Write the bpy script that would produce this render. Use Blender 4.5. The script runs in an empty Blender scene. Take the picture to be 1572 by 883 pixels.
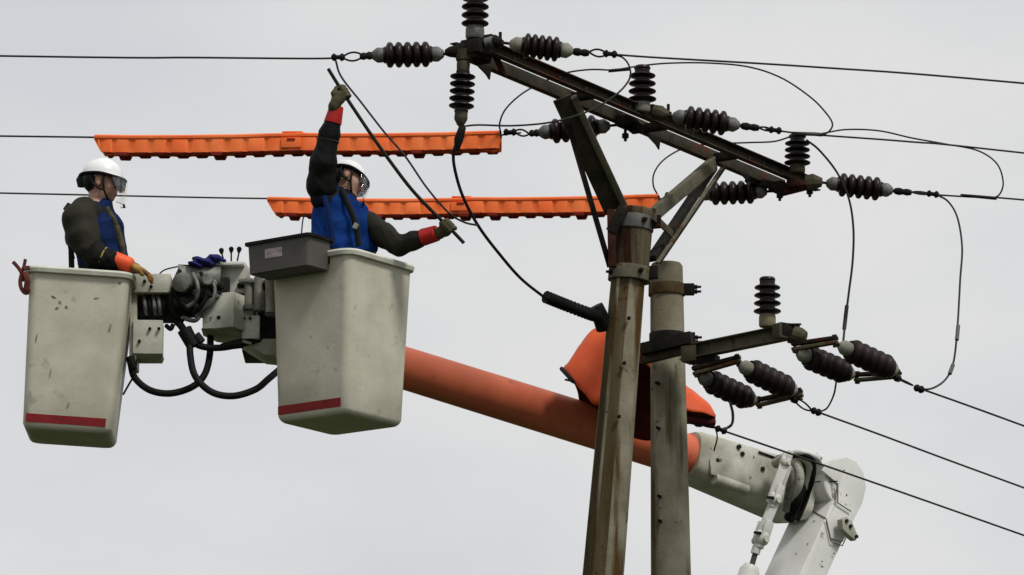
import bpy, bmesh, math, random
import numpy as np
from mathutils import Vector, Matrix, Quaternion
random.seed(7)
SC = bpy.context.scene
COL = SC.collection

# ------------------------------------------------------------------ camera
CAM = Vector((0, 0, 1.6)); PITCH = math.radians(12.5); LENS = 175.0
cd = bpy.data.cameras.new('camera'); cam = bpy.data.objects.new('camera', cd); COL.objects.link(cam)
cam.location = CAM; cam.rotation_euler = (math.pi/2 + PITCH, 0, 0)
cd.lens = LENS; cd.sensor_width = 36; cd.clip_end = 5000; cd.clip_start = .1
SC.camera = cam
# ------------------------------------------------------------------ world, sun, exposure
SUN_EL, SUN_AZ = math.radians(52), math.radians(140)   # azimuth clockwise from +Y (the view direction)
w = bpy.data.worlds.new('World'); SC.world = w; w.use_nodes = True
nt = w.node_tree; N = nt.nodes; L = nt.links
for n in list(N): N.remove(n)
out = N.new('ShaderNodeOutputWorld')
sky = N.new('ShaderNodeTexSky'); sky.sky_type = 'NISHITA'; sky.sun_disc = False
sky.sun_elevation = SUN_EL; sky.sun_rotation = SUN_AZ
b1 = N.new('ShaderNodeBackground'); b1.inputs['Strength'].default_value = .05
L.new(sky.outputs[0], b1.inputs[0])
tc = N.new('ShaderNodeTexCoord')
mp = N.new('ShaderNodeMapping'); mp.inputs['Scale'].default_value = (1, 1, 2.2); mp.inputs['Location'].default_value = (.13, .2, .4)
L.new(tc.outputs['Generated'], mp.inputs[0])
nz = N.new('ShaderNodeTexNoise'); nz.inputs['Scale'].default_value = 6.5; nz.inputs['Detail'].default_value = 6; nz.inputs['Roughness'].default_value = .52
L.new(mp.outputs[0], nz.inputs['Vector'])
cr = N.new('ShaderNodeValToRGB')
cr.color_ramp.elements[0].position = .36; cr.color_ramp.elements[0].color = (.650, .662, .695, 1)
cr.color_ramp.elements[1].position = .62; cr.color_ramp.elements[1].color = (.765, .764, .755, 1)
L.new(nz.outputs['Fac'], cr.inputs[0])
b2 = N.new('ShaderNodeBackground'); b2.inputs['Strength'].default_value = 1.02
L.new(cr.outputs[0], b2.inputs[0])
mx = N.new('ShaderNodeMixShader'); mx.inputs[0].default_value = .94
L.new(b1.outputs[0], mx.inputs[1]); L.new(b2.outputs[0], mx.inputs[2]); L.new(mx.outputs[0], out.inputs[0])
sd = bpy.data.lights.new('sun', 'SUN'); sd.energy = 2.6; sd.angle = math.radians(13); sd.color = (1, .97, .92)
sun = bpy.data.objects.new('sun', sd); COL.objects.link(sun)
sv = Vector((math.sin(SUN_AZ)*math.cos(SUN_EL), math.cos(SUN_AZ)*math.cos(SUN_EL), math.sin(SUN_EL)))
sun.rotation_euler = sv.to_track_quat('Z', 'Y').to_euler(); sun.location = (20, -20, 40)
vs = SC.view_settings; vs.view_transform = 'Standard'; vs.look = 'None'; vs.exposure = 0; vs.gamma = 1; vs.use_curve_mapping = False

# ------------------------------------------------------------------ pixel to world helpers (photo is 1572 x 883)
F = 1572/36*LENS
FW = Vector((0, math.cos(PITCH), math.sin(PITCH))); UP = Vector((0, -math.sin(PITCH), math.cos(PITCH)))
def ray(px, py): return Vector((1, 0, 0))*((px-786)/F) + UP*((441.5-py)/F) + FW
def P(px, py, Y):
    d = ray(px, py); return CAM + d*(Y/d.y)
def PZ(px, py, z):
    d = ray(px, py); return CAM + d*((z-CAM.z)/d.z)
def PN(px, py, o, n):
    d = ray(px, py); return CAM + d*((o-CAM).dot(n)/d.dot(n))
def mpp(Y): return Y/math.cos(PITCH)/F      # metres per photo pixel

# ------------------------------------------------------------------ materials
SPK = {'brown_glazed_porcelain': .75, 'red_brown_porcelain': .7, 'faded_orange_fibreglass': .6, 'white_helmet_plastic': 1, 'skin': .6, 'white_paint': .8, 'lips': 1}
def mat(name, c1, c2=None, scale=6, rough=.6, metal=0, spec=.5, bump=.0, bscale=60, specks=None, sp_amt=.6, sp_scale=14,
        streak=False, lo=.35, hi=.65, coat=0, stretch=(1, 1, 1)):
    m = bpy.data.materials.new(name); m.use_nodes = True
    t = m.node_tree; n = t.nodes; l = t.links; b = n['Principled BSDF']
    b.inputs['Roughness'].default_value = rough; b.inputs['Metallic'].default_value = metal
    b.inputs['Specular IOR Level'].default_value = spec*SPK.get(name, .4)
    if coat: b.inputs['Coat Weight'].default_value = coat; b.inputs['Coat Roughness'].default_value = .12
    co = n.new('ShaderNodeTexCoord'); ma = n.new('ShaderNodeMapping')
    ma.inputs['Scale'].default_value = (1, 1, .12) if streak else stretch
    l.new(co.outputs['Object'], ma.inputs[0])
    def ramp(src, p0, p1, a, bb):
        r = n.new('ShaderNodeValToRGB'); r.color_ramp.elements[0].position = p0; r.color_ramp.elements[1].position = p1
        r.color_ramp.elements[0].color = (*a, 1); r.color_ramp.elements[1].color = (*bb, 1); l.new(src, r.inputs[0]); return r
    col = None
    no = n.new('ShaderNodeTexNoise'); no.inputs['Scale'].default_value = scale; no.inputs['Detail'].default_value = 6; no.inputs['Roughness'].default_value = .6
    l.new(ma.outputs[0], no.inputs['Vector'])
    r = ramp(no.outputs['Fac'], lo, hi, c1, c2 or c1); col = r.outputs[0]
    if specks:
        n2 = n.new('ShaderNodeTexNoise'); n2.inputs['Scale'].default_value = sp_scale; n2.inputs['Detail'].default_value = 5; n2.inputs['Roughness'].default_value = .65
        l.new(co.outputs['Object'], n2.inputs['Vector'])
        r2 = n.new('ShaderNodeValToRGB'); r2.color_ramp.elements[0].position = sp_amt; r2.color_ramp.elements[1].position = sp_amt+.07
        l.new(n2.outputs['Fac'], r2.inputs[0])
        mi = n.new('ShaderNodeMix'); mi.data_type = 'RGBA'; l.new(r2.outputs[0], mi.inputs['Factor']); l.new(col, mi.inputs[6]); mi.inputs[7].default_value = (*specks, 1)
        col = mi.outputs[2]
    l.new(col, b.inputs['Base Color'])
    if bump:
        n3 = n.new('ShaderNodeTexNoise'); n3.inputs['Scale'].default_value = bscale; n3.inputs['Detail'].default_value = 4
        l.new(co.outputs['Object'], n3.inputs['Vector'])
        bu = n.new('ShaderNodeBump'); bu.inputs['Strength'].default_value = bump; bu.inputs['Distance'].default_value = .01
        l.new(n3.outputs['Fac'], bu.inputs['Height']); l.new(bu.outputs[0], b.inputs['Normal'])
    return m
M = {}
M['fibre'] = mat('fibreglass', (.40, .38, .30), (.51, .49, .40), 3.2, .5, bump=.12, bscale=40, specks=(.35, .34, .28), sp_amt=.60, sp_scale=11)
M['fibre_rim'] = mat('fibreglass_rim', (.44, .44, .36), (.6, .6, .52), 9, .45, bump=.1)
M['grime'] = mat('grime', (.22, .21, .17), (.09, .085, .07), 20, .8)
M['stripe'] = mat('red_tape', (.20, .010, .011), (.14, .008, .009), 10, .5, specks=(.4, .33, .28), sp_amt=.68, sp_scale=30)
M['white'] = mat('white_paint', (.56, .565, .53), (.69, .695, .67), 2.2, .45, specks=(.30, .29, .24), sp_amt=.63, sp_scale=9, bump=.06)
M['white_dirty'] = mat('dirty_white_paint', (.27, .268, .205), (.57, .57, .50), 3.0, .5, specks=(.10, .10, .07), sp_amt=.63, sp_scale=12, bump=.15)
M['boom_orange'] = mat('faded_orange_fibreglass', (.60, .145, .070), (.47, .095, .042), 1.6, .5, bump=.08, specks=(.30, .075, .045), sp_amt=.63, sp_scale=10)
M['red_ring'] = mat('red_ring_paint', (.5, .05, .03), (.4, .04, .03), 8, .4)
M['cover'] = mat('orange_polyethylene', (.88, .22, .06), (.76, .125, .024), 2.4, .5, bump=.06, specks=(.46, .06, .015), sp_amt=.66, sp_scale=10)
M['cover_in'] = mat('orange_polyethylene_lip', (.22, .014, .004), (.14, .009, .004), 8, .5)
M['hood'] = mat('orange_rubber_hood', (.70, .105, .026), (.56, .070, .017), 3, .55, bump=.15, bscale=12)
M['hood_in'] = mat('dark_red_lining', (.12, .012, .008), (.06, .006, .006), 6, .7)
M['steel'] = mat('weathered_steel', (.026, .024, .018), (.058, .050, .036), 9, .75, .1, spec=.25, bump=.3, bscale=35, specks=(.085, .026, .016), sp_amt=.55, sp_scale=5, stretch=(1, 1, 1))
M['steel_dark'] = mat('blackened_steel', (.008, .008, .007), (.020, .017, .013), 9, .75, .1, spec=.2, bump=.2, specks=(.04, .013, .008), sp_amt=.58, sp_scale=8)
M['steel_olive'] = mat('olive_steel', (.040, .037, .022), (.085, .076, .048), 7, .7, .1, spec=.25, bump=.2, specks=(.07, .028, .012), sp_amt=.56, sp_scale=6)
M['galv'] = mat('galvanised_steel', (.07, .074, .068), (.12, .122, .112), 8, .6, .2, spec=.3, bump=.15, specks=(.12, .07, .04), sp_amt=.62, sp_scale=10)
M['band_olive'] = mat('olive_band_steel', (.075, .07, .046), (.135, .125, .088), 8, .75, spec=.25, bump=.25, specks=(.07, .038, .016), sp_amt=.57, sp_scale=8)
M['band_brown'] = mat('rust_brown_band', (.05, .030, .012), (.10, .070, .036), 8, .8, spec=.2, bump=.25)
M['cement_yellow'] = mat('yellowed_cement', (.15, .135, .08), (.24, .215, .14), 12, .8, spec=.2, bump=.2)
M['rust_pipe'] = mat('rusted_pole_top', (.030, .012, .006), (.105, .090, .058), 9, .85, spec=.2, bump=.3, specks=(.08, .032, .010), sp_amt=.55, sp_scale=6, streak=True, lo=.42, hi=.58)
M['rust'] = mat('dark_red_rust', (.022, .007, .005), (.045, .016, .010), 9, .85, spec=.2, bump=.3)
M['porcelain'] = mat('brown_glazed_porcelain', (.007, .004, .0035), (.013, .0055, .005), 12, .34, spec=.28)
M['porcelain_red'] = mat('red_brown_porcelain', (.009, .0055, .0055), (.018, .008, .008), 12, .5, spec=.25)
M['cap'] = mat('insulator_cap', (.085, .085, .08), (.17, .17, .165), 14, .6, .2, bump=.2, specks=(.05, .04, .03), sp_amt=.58, sp_scale=22)
M['cap_pale'] = mat('pale_cement_cap', (.15, .148, .115), (.27, .265, .22), 14, .7, bump=.2, specks=(.08, .07, .05), sp_amt=.6, sp_scale=20)
M['wire'] = mat('dark_conductor', (.022, .023, .023), (.04, .04, .038), 20, .7, spec=.2)
M['rubber'] = mat('black_rubber', (.005, .005, .005), (.011, .011, .010), 18, .6, spec=.25, bump=.1)
M['dark'] = mat('dark_machine_parts', (.006, .006, .006), (.022, .022, .018), 16, .6, .1, spec=.3, bump=.3, bscale=30)
M['machine'] = mat('grey_machine_metal', (.06, .06, .053), (.22, .22, .20), 9, .5, .2, bump=.3, bscale=30, specks=(.05, .05, .044), sp_amt=.6, sp_scale=26)
M['tray'] = mat('dark_grey_plastic', (.072, .068, .060), (.090, .085, .076), 5, .5, bump=.05)
M['sticker'] = mat('faded_sticker', (.42, .36, .35), (.22, .19, .19), 30, .6, stretch=(.6, .6, 1.6))
M['skin'] = mat('skin', (.40, .235, .17), (.33, .18, .125), 12, .5)
M['shirt'] = mat('dark_navy_shirt', (.008, .010, .018), (.016, .018, .028), 12, .85, spec=.2, bump=.3, bscale=18)
M['sleeve'] = mat('dark_rubber_sleeve', (.018, .0175, .013), (.027, .025, .018), 6, .7, spec=.2, bump=.15, bscale=14)
M['sleeve_black'] = mat('black_rubber_sleeve', (.004, .005, .005), (.010, .010, .009), 7, .65, spec=.2, bump=.3, bscale=16)
M['vest'] = mat('blue_vest_cloth', (.003, .026, .145), (.004, .036, .18), 6, .8, spec=.25, bump=.5, bscale=16)
M['vest_navy'] = mat('navy_vest_cloth', (.003, .010, .042), (.004, .019, .088), 6, .8, spec=.25, bump=.5, bscale=16)
M['cuff_or'] = mat('orange_glove_cuff', (.80, .11, .03), (.6, .06, .02), 9, .5, bump=.15)
M['cuff_red'] = mat('red_glove_cuff', (.46, .020, .014), (.30, .01, .010), 9, .5, bump=.15)
M['glove'] = mat('worn_leather_glove', (.040, .048, .022), (.085, .058, .032), 16, .8, bump=.4, bscale=40)
M['glove_y'] = mat('yellow_leather_glove', (.34, .20, .05), (.14, .065, .018), 16, .75, bump=.4, bscale=40)
M['helmet'] = mat('white_helmet_plastic', (.74, .75, .75), (.78, .79, .79), 4, .3)
M['black'] = mat('black_strap', (.008, .008, .009), None, 5, .7)
M['webbing'] = mat('harness_webbing', (.02, .02, .018), (.10, .085, .03), 30, .8)
M['yellow'] = mat('olive_yellow_trim', (.30, .26, .06), (.2, .17, .05), 20, .7)
M['hair'] = mat('black_hair', (.012, .010, .009), None, 20, .6, bump=.4, bscale=90)
M['blue_cloth'] = mat('blue_cloth', (.010, .012, .075), (.016, .018, .11), 14, .85, bump=.5, bscale=25)
M['rope'] = mat('brown_strap_webbing', (.13, .032, .018), (.06, .018, .014), 25, .8)
M['grass'] = mat('grass', (.022, .030, .010), (.040, .050, .018), .4, .95)
def concrete(name, warm, rot=0.0):
    """weathered concrete with real vertical rust runs"""
    m = mat(name, (.135, .120, .080), (.225, .208, .155), 4, .9, spec=.2, bump=.35, bscale=70, specks=(.045, .04, .026), sp_amt=.62, sp_scale=9)
    t = m.node_tree; n = t.nodes; l = t.links; b = n['Principled BSDF']
    src = b.inputs['Base Color'].links[0].from_socket
    co = n.new('ShaderNodeTexCoord'); ma = n.new('ShaderNodeMapping'); ma.inputs['Scale'].default_value = (1, 1, .10)
    l.new(co.outputs['Object'], ma.inputs[0])
    no = n.new('ShaderNodeTexNoise'); no.inputs['Scale'].default_value = 9; no.inputs['Detail'].default_value = 5
    l.new(ma.outputs[0], no.inputs['Vector'])
    r = n.new('ShaderNodeValToRGB'); r.color_ramp.elements[0].position = .47 if warm else .55; r.color_ramp.elements[1].position = .60 if warm else .66
    l.new(no.outputs['Fac'], r.inputs[0])
    mi = n.new('ShaderNodeMix'); mi.data_type = 'RGBA'; l.new(r.outputs[0], mi.inputs['Factor']); l.new(src, mi.inputs[6])
    mi.inputs[7].default_value = (.060, .034, .012, 1) if warm else (.070, .048, .020, 1)
    l.new(mi.outputs[2], b.inputs['Base Color'])
    return m
M['concrete'] = concrete('stained_concrete', True)
M['concrete2'] = concrete('grey_concrete', False)
M['concrete_dark'] = mat('dark_brown_concrete', (.045, .030, .012), (.092, .075, .043), 8, .9, spec=.2, bump=.35, bscale=70, specks=(.038, .018, .007), sp_amt=.58, sp_scale=7, streak=True)
def glassy(name, tint, tr, rough=.05):
    m = bpy.data.materials.new(name); m.use_nodes = True; t = m.node_tree; n = t.nodes; l = t.links
    n.remove(n['Principled BSDF']); o = n['Material Output']
    a = n.new('ShaderNodeBsdfTransparent'); a.inputs[0].default_value = (*tint, 1)
    g = n.new('ShaderNodeBsdfGlossy'); g.inputs['Roughness'].default_value = rough; g.inputs[0].default_value = (.9, .9, .9, 1)
    x = n.new('ShaderNodeMixShader'); x.inputs[0].default_value = 1-tr
    l.new(a.outputs[0], x.inputs[1]); l.new(g.outputs[0], x.inputs[2]); l.new(x.outputs[0], o.inputs[0]); return m
M['shield'] = glassy('clear_face_shield', (.97, .97, .96), .955)
M['smoke'] = glassy('smoky_visor', (.50, .48, .50), .90)

# ------------------------------------------------------------------ object helpers
def props(o, label=None, cat=None, group=None, kind=None):
    if label: o['label'] = label
    if cat: o['category'] = cat
    if group: o['group'] = group
    if kind: o['kind'] = kind
    return o
def thing(name, loc, label, cat, group=None):
    o = bpy.data.objects.new(name, None); COL.objects.link(o); o.location = loc; o.empty_display_size = .1
    return props(o, label, cat, group)
ROOT = {}
def rootloc(p):
    v = Vector((0, 0, 0))
    while p is not None:
        v += Vector(p.location); p = p.parent
    return v
class MB:
    def __init__(s): s.v = []; s.f = []; s.m = []
    def add(s, vs, fs, mi=0):
        b = len(s.v); s.v += [Vector(v) for v in vs]; s.f += [tuple(b+i for i in f) for f in fs]; s.m += [mi]*len(fs); return s
    def box(s, c, size, R=None, mi=0):
        R = R or Matrix.Identity(3); h = Vector(size)/2; c = Vector(c)
        vs = [c + R @ Vector((x*h.x, y*h.y, z*h.z)) for z in (-1, 1) for y in (-1, 1) for x in (-1, 1)]
        return s.add(vs, [(0, 2, 3, 1), (4, 5, 7, 6), (0, 1, 5, 4), (2, 6, 7, 3), (0, 4, 6, 2), (1, 3, 7, 5)], mi)
    def tube(s, pts, r, n=10, mi=0, caps=True, flat=1.0, side=None):
        pts = [Vector(p) for p in pts]; k = len(pts)
        rs = r if isinstance(r, (list, tuple)) else [r]*k
        T = []
        for i in range(k):
            a = pts[max(i-1, 0)]; b = pts[min(i+1, k-1)]; d = b-a
            T.append(d.normalized() if d.length > 1e-9 else Vector((0, 0, 1)))
        u = Vector(side) if side else (Vector((0, 0, 1)) if abs(T[0].z) < .9 else Vector((1, 0, 0)))
        rings = []; vs = []
        for i in range(k):
            u = (u - T[i]*u.dot(T[i])).normalized(); v = T[i].cross(u)
            rings.append(len(vs))
            for j in range(n):
                a = 2*math.pi*j/n; vs.append(pts[i] + u*math.cos(a)*rs[i] + v*math.sin(a)*rs[i]*flat)
        fs = []
        for i in range(k-1):
            for j in range(n):
                j2 = (j+1) % n; fs.append((i*n+j, i*n+j2, (i+1)*n+j2, (i+1)*n+j))
        if caps: fs.append(tuple(range(n))[::-1]); fs.append(tuple((k-1)*n+j for j in range(n)))
        return s.add(vs, fs, mi)
    def lathe(s, prof, o=(0, 0, 0), axis=(0, 0, 1), n=20, mi=0):
        """prof: list of (radius, distance along axis)"""
        ax = Vector(axis).normalized(); o = Vector(o)
        u = ax.orthogonal().normalized(); v = ax.cross(u); vs = []; k = len(prof)
        for r, h in prof:
            for j in range(n):
                a = 2*math.pi*j/n; vs.append(o + ax*h + (u*math.cos(a) + v*math.sin(a))*max(r, 1e-4))
        fs = []
        for i in range(k-1):
            for j in range(n):
                j2 = (j+1) % n; fs.append((i*n+j, i*n+j2, (i+1)*n+j2, (i+1)*n+j))
        fs.append(tuple(range(n))[::-1]); fs.append(tuple((k-1)*n+j for j in range(n)))
        return s.add(vs, fs, mi)
    def prism(s, poly, ext, mi=0):
        """poly: world points of one outline; ext: extrusion vector"""
        k = len(poly); ext = Vector(ext); vs = [Vector(p) for p in poly] + [Vector(p)+ext for p in poly]
        fs = [tuple(range(k)), tuple(range(2*k-1, k-1, -1))] + [(i, i+k, (i+1) % k + k, (i+1) % k) for i in range(k)]
        return s.add(vs, fs, mi)
    def bar(s, a, b, w, h, up=(0, 0, 1), mi=0):
        """box beam from a to b, w across, h along up"""
        a = Vector(a); b = Vector(b); d = (b-a); x = d.normalized(); u = Vector(up); z = (u - x*u.dot(x)).normalized(); y = z.cross(x)
        return s.box((a+b)/2, (d.length, w, h), Matrix((x, y, z)).transposed(), mi)
    def angle(s, a, b, w, t, up, mi=0, mi2=None, w2=None):
        """L section beam: one leg along up, other along cross"""
        a = Vector(a); b = Vector(b); x = (b-a).normalized(); u = Vector(up); z = (u - x*u.dot(x)).normalized(); y = z.cross(x); w2 = w2 or w
        poly = [a, a+z*w, a+z*w+y*t, a+z*t+y*t, a+z*t+y*w2, a+y*w2]
        return s.prism(poly, b-a, mi)
    def build(s, name, mats, parent=None, bevel=0, smooth=True, loc=None, local=False, label=None):
        me = bpy.data.meshes.new(name)
        off = Vector((0, 0, 0)) if local else (rootloc(parent) if parent else (Vector(loc) if loc is not None else Vector((0, 0, 0))))
        me.from_pydata([v-off for v in s.v], [], s.f); 
        mats = mats if isinstance(mats, (list, tuple)) else [mats]
        for m in mats: me.materials.append(M[m])
        me.polygons.foreach_set('material_index', s.m)
        bm = bmesh.new(); bm.from_mesh(me); bmesh.ops.recalc_face_normals(bm, faces=bm.faces)
        if bevel:
            es = [e for e in bm.edges if len(e.link_faces) == 2 and e.calc_face_angle(0) > math.radians(35)]
            bmesh.ops.bevel(bm, geom=es, offset=bevel, segments=2, affect='EDGES', profile=.6, clamp_overlap=True)
        bm.to_mesh(me); bm.free()
        if smooth:
            me.polygons.foreach_set('use_smooth', [True]*len(me.polygons))
            try: me.set_sharp_from_angle(angle=math.radians(38))
            except Exception: pass
        o = bpy.data.objects.new(name, me); COL.objects.link(o)
        if parent: o.parent = parent
        elif loc is not None: o.location = loc
        if label: o['label'] = label
        return o
def spline(pts, per=8):
    pts = [Vector(p) for p in pts]
    if len(pts) == 2: return pts
    q = [2*pts[0]-pts[1]] + pts + [2*pts[-1]-pts[-2]]; out = []
    for i in range(1, len(q)-2):
        for k in range(per):
            t = k/per; a, b, c, d = q[i-1], q[i], q[i+1], q[i+2]
            out.append(.5*((2*b) + (c-a)*t + (2*a-5*b+4*c-d)*t*t + (3*b-a-3*c+d)*t**3))
    out.append(q[-2]); return out
def RZ(deg): return Matrix.Rotation(math.radians(deg), 3, 'Z')
def RX(deg): return Matrix.Rotation(math.radians(deg), 3, 'X')
def RY(deg): return Matrix.Rotation(math.radians(deg), 3, 'Y')
def pbox(mb, x0, y0, x1, y1, Y, depth, yaw=0, roll=0, mi=0):
    """box whose front face covers a pixel rectangle at depth Y"""
    c = P((x0+x1)/2, (y0+y1)/2, Y); k = mpp(Y)
    R = RZ(yaw) @ RY(roll); c = c + R @ Vector((0, depth/2, 0))
    return mb.box(c, ((x1-x0)*k, depth, (y1-y0)*k/math.cos(PITCH)), R, mi)

# ------------------------------------------------------------------ signed distance modelling for people and gloves
def cap_sdf(p, a, b, ra, rb):
    a = np.array(a); b = np.array(b); ab = b-a; t = np.clip(((p-a) @ ab)/max(ab @ ab, 1e-9), 0, 1)
    return np.linalg.norm(p - a - t[..., None]*ab, axis=-1) - (ra + (rb-ra)*t)
def ell_sdf(p, c, r, R):
    q = (p-np.array(c)) @ np.array(R); r = np.array(r)
    k0 = np.linalg.norm(q/r, axis=-1); k1 = np.linalg.norm(q/(r*r), axis=-1)
    return k0*(k0-1)/np.maximum(k1, 1e-6)
def prim_d(p, pr):
    return cap_sdf(p, *pr[1:5]) if pr[0] == 'c' else ell_sdf(p, *pr[1:4])
def Cp(a, b, ra, rb, mi=0, k=None): return ('c', tuple(a), tuple(b), ra, rb, mi, k)
def El(c, r, R=None, mi=0, k=None):
    R = R or Matrix.Identity(3); return ('e', tuple(c), tuple(r), [list(x) for x in R], None, mi, k)
def sdf_mesh(prims, h=.008, k=.03, infl=0, fold=None, clip=None):
    lo = np.full(3, 1e9); hi = np.full(3, -1e9)
    for p in prims:
        if p[0] == 'c':
            for q, r in ((p[1], p[3]), (p[2], p[4])): lo = np.minimum(lo, np.array(q)-r); hi = np.maximum(hi, np.array(q)+r)
        else:
            r = max(p[2]); lo = np.minimum(lo, np.array(p[1])-r); hi = np.maximum(hi, np.array(p[1])+r)
    lo -= infl+3*h; hi += infl+3*h
    n = np.ceil((hi-lo)/h).astype(int)+1
    ax = [lo[i]+h*np.arange(n[i]) for i in range(3)]
    G = np.stack(np.meshgrid(*ax, indexing='ij'), -1)
    D = None
    for p in prims:
        d = prim_d(G, p); kk = p[6] if p[6] is not None else k
        if D is None: D = d
        else:
            hh = np.clip(.5+.5*(D-d)/kk, 0, 1); D = D*(1-hh)+d*hh - kk*hh*(1-hh)
    D = D - infl
    if fold is not None: D = D + fold(G)
    if clip is not None: D = np.maximum(D, clip(G))
    S = D < 0
    c = [D[i:n[0]-1+i, j:n[1]-1+j, l:n[2]-1+l] for i in (0, 1) for j in (0, 1) for l in (0, 1)]
    sg = [x < 0 for x in c]; cnt = sum(s.astype(int) for s in sg); act = (cnt > 0) & (cnt < 8)
    idx = -np.ones(act.shape, int); ii = np.argwhere(act); idx[act] = np.arange(len(ii))
    cv = np.stack([x[act] for x in c], -1); corners = np.array([(i, j, l) for i in (0, 1) for j in (0, 1) for l in (0, 1)], float)
    acc = np.zeros((len(ii), 3)); num = np.zeros(len(ii))
    for a in range(8):
        for b in range(a+1, 8):
            if np.abs(corners[a]-corners[b]).sum() != 1: continue
            va, vb = cv[:, a], cv[:, b]; m = (va < 0) != (vb < 0)
            t = np.where(m, va/np.where(m, va-vb, 1), 0)
            acc += np.where(m[:, None], corners[a]+t[:, None]*(corners[b]-corners[a]), 0); num += m
    V = lo + h*(ii + acc/np.maximum(num, 1)[:, None]); faces = []
    for d in range(3):
        e1, e2 = (d+1) % 3, (d+2) % 3
        s0 = [slice(None)]*3; s1 = [slice(None)]*3; s0[d] = slice(0, -1); s1[d] = slice(1, None)
        A = S[tuple(s0)]; B = S[tuple(s1)]; E = np.argwhere(A != B)
        E = E[(E[:, e1] > 0) & (E[:, e2] > 0) & (E[:, e1] < n[e1]-1) & (E[:, e2] < n[e2]-1)]
        q = []
        for o1, o2 in ((0, 0), (-1, 0), (-1, -1), (0, -1)):
            T = E.copy(); T[:, e1] += o1; T[:, e2] += o2; q.append(idx[T[:, 0], T[:, 1], T[:, 2]])
        q = np.stack(q, -1); fl = A[E[:, 0], E[:, 1], E[:, 2]]; q[~fl] = q[~fl][:, ::-1]; faces.append(q[(q >= 0).all(1)])
    return V, np.concatenate(faces)
def sdf_obj(name, prims, mats, parent, h=.008, k=.03, infl=0, fold=None, clip=None, label=None):
    V, Fc = sdf_mesh(prims, h, k, infl, fold, clip)
    cen = V[Fc].mean(1); ds = np.stack([prim_d(cen, p) for p in prims], -1); am = ds.argmin(1)
    mi = np.array([p[5] for p in prims])[am]
    off = np.array(rootloc(parent)) if parent else 0
    me = bpy.data.meshes.new(name); me.from_pydata((V-off).tolist(), [], Fc.tolist())
    for m in mats: me.materials.append(M[m])
    me.polygons.foreach_set('material_index', mi.astype(int).tolist()); me.polygons.foreach_set('use_smooth', [True]*len(me.polygons))
    me.update()
    o = bpy.data.objects.new(name, me); COL.objects.link(o); o.parent = parent
    if label: o['label'] = label
    return o
def folds(amp=.004, f=34, sk=(1, .3, .7)):
    def g(G):
        x, y, z = G[..., 0]*sk[0], G[..., 1]*sk[1], G[..., 2]*sk[2]
        a = np.sin((x+y*.5)*f*1.3 + 2.2*np.sin(z*f*.5)) + .7*np.sin((z*1.7-x)*f*.8 + 1.7*np.sin(y*f*.7+x*9)) + .5*np.sin((y+z-x*.6)*f*1.9)
        u = np.abs(np.sin((z*1.5+x*.7-y*.4)*f*.75 + 1.5*np.sin(x*f*.6+2) + 1.1*np.sin(y*f*.8)))
        v = np.abs(np.sin((x*1.4-z*.8)*f*.6 + 1.8*np.sin(z*f*.45+1)))
        a = a*.45 + 2.0*(u**.6 - .7) + 1.1*(v**.6 - .7)
        return a*amp*.5
    return g
# ------------------------------------------------------------------ ground
g = MB(); S_ = 3000; n_ = 24; vs_ = []; fs_ = []
for i in range(n_+1):
    for j in range(n_+1):
        vs_.append((-S_+2*S_*i/n_, -S_+2*S_*j/n_, 0))
for i in range(n_):
    for j in range(n_): a = i*(n_+1)+j; fs_.append((a, a+n_+1, a+n_+2, a+1))
g.add(vs_, fs_); props(g.build('ground', 'grass', smooth=False), kind='structure')

# ------------------------------------------------------------------ front pole with the double crossarm
Y1 = 30.0
pt = P(973, 322, Y1); pb_ = P(926, 883, Y1); dirn = (pb_-pt).normalized()
base = pt + dirn*(pt.z/(-dirn.z))
pole = thing('utility_pole', base, 'stained octagonal concrete pole in front, carrying the long double crossarm on V struts', 'utility pole')
def pole_pt(py, Yoff=0):
    d = ray(960, py); z = (CAM + d*(Y1/d.y)).z; t = (pt.z - z)/(-dirn.z); return pt + dirn*t
mb = MB(); k = mpp(Y1)
secs = [(pole_pt(424), 27.0*k), (pole_pt(883), 32.5*k), (base, 32.5*k + .075)]
vv = []; ff = []; mi = []
angs = [math.radians(a) for a in (80, 35, -10, -55, -100, -145, 170, 125)]
for c, r in secs:
    for a in angs: vv.append(c + Vector((math.cos(a)*r, -math.sin(a)*r, 0)))
for s in range(2):
    for j in range(8):
        ff.append((s*8+j, s*8+(j+1) % 8, (s+1)*8+(j+1) % 8, (s+1)*8+j)); mi.append(1 if j in (7, 6, 5) else 0)  # left-facing facets take the darker, streaked brown concrete
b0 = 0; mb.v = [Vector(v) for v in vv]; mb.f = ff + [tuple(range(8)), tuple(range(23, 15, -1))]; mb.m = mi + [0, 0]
mb.build('shaft', ['concrete', 'concrete_dark'], pole, bevel=.012)
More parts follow.
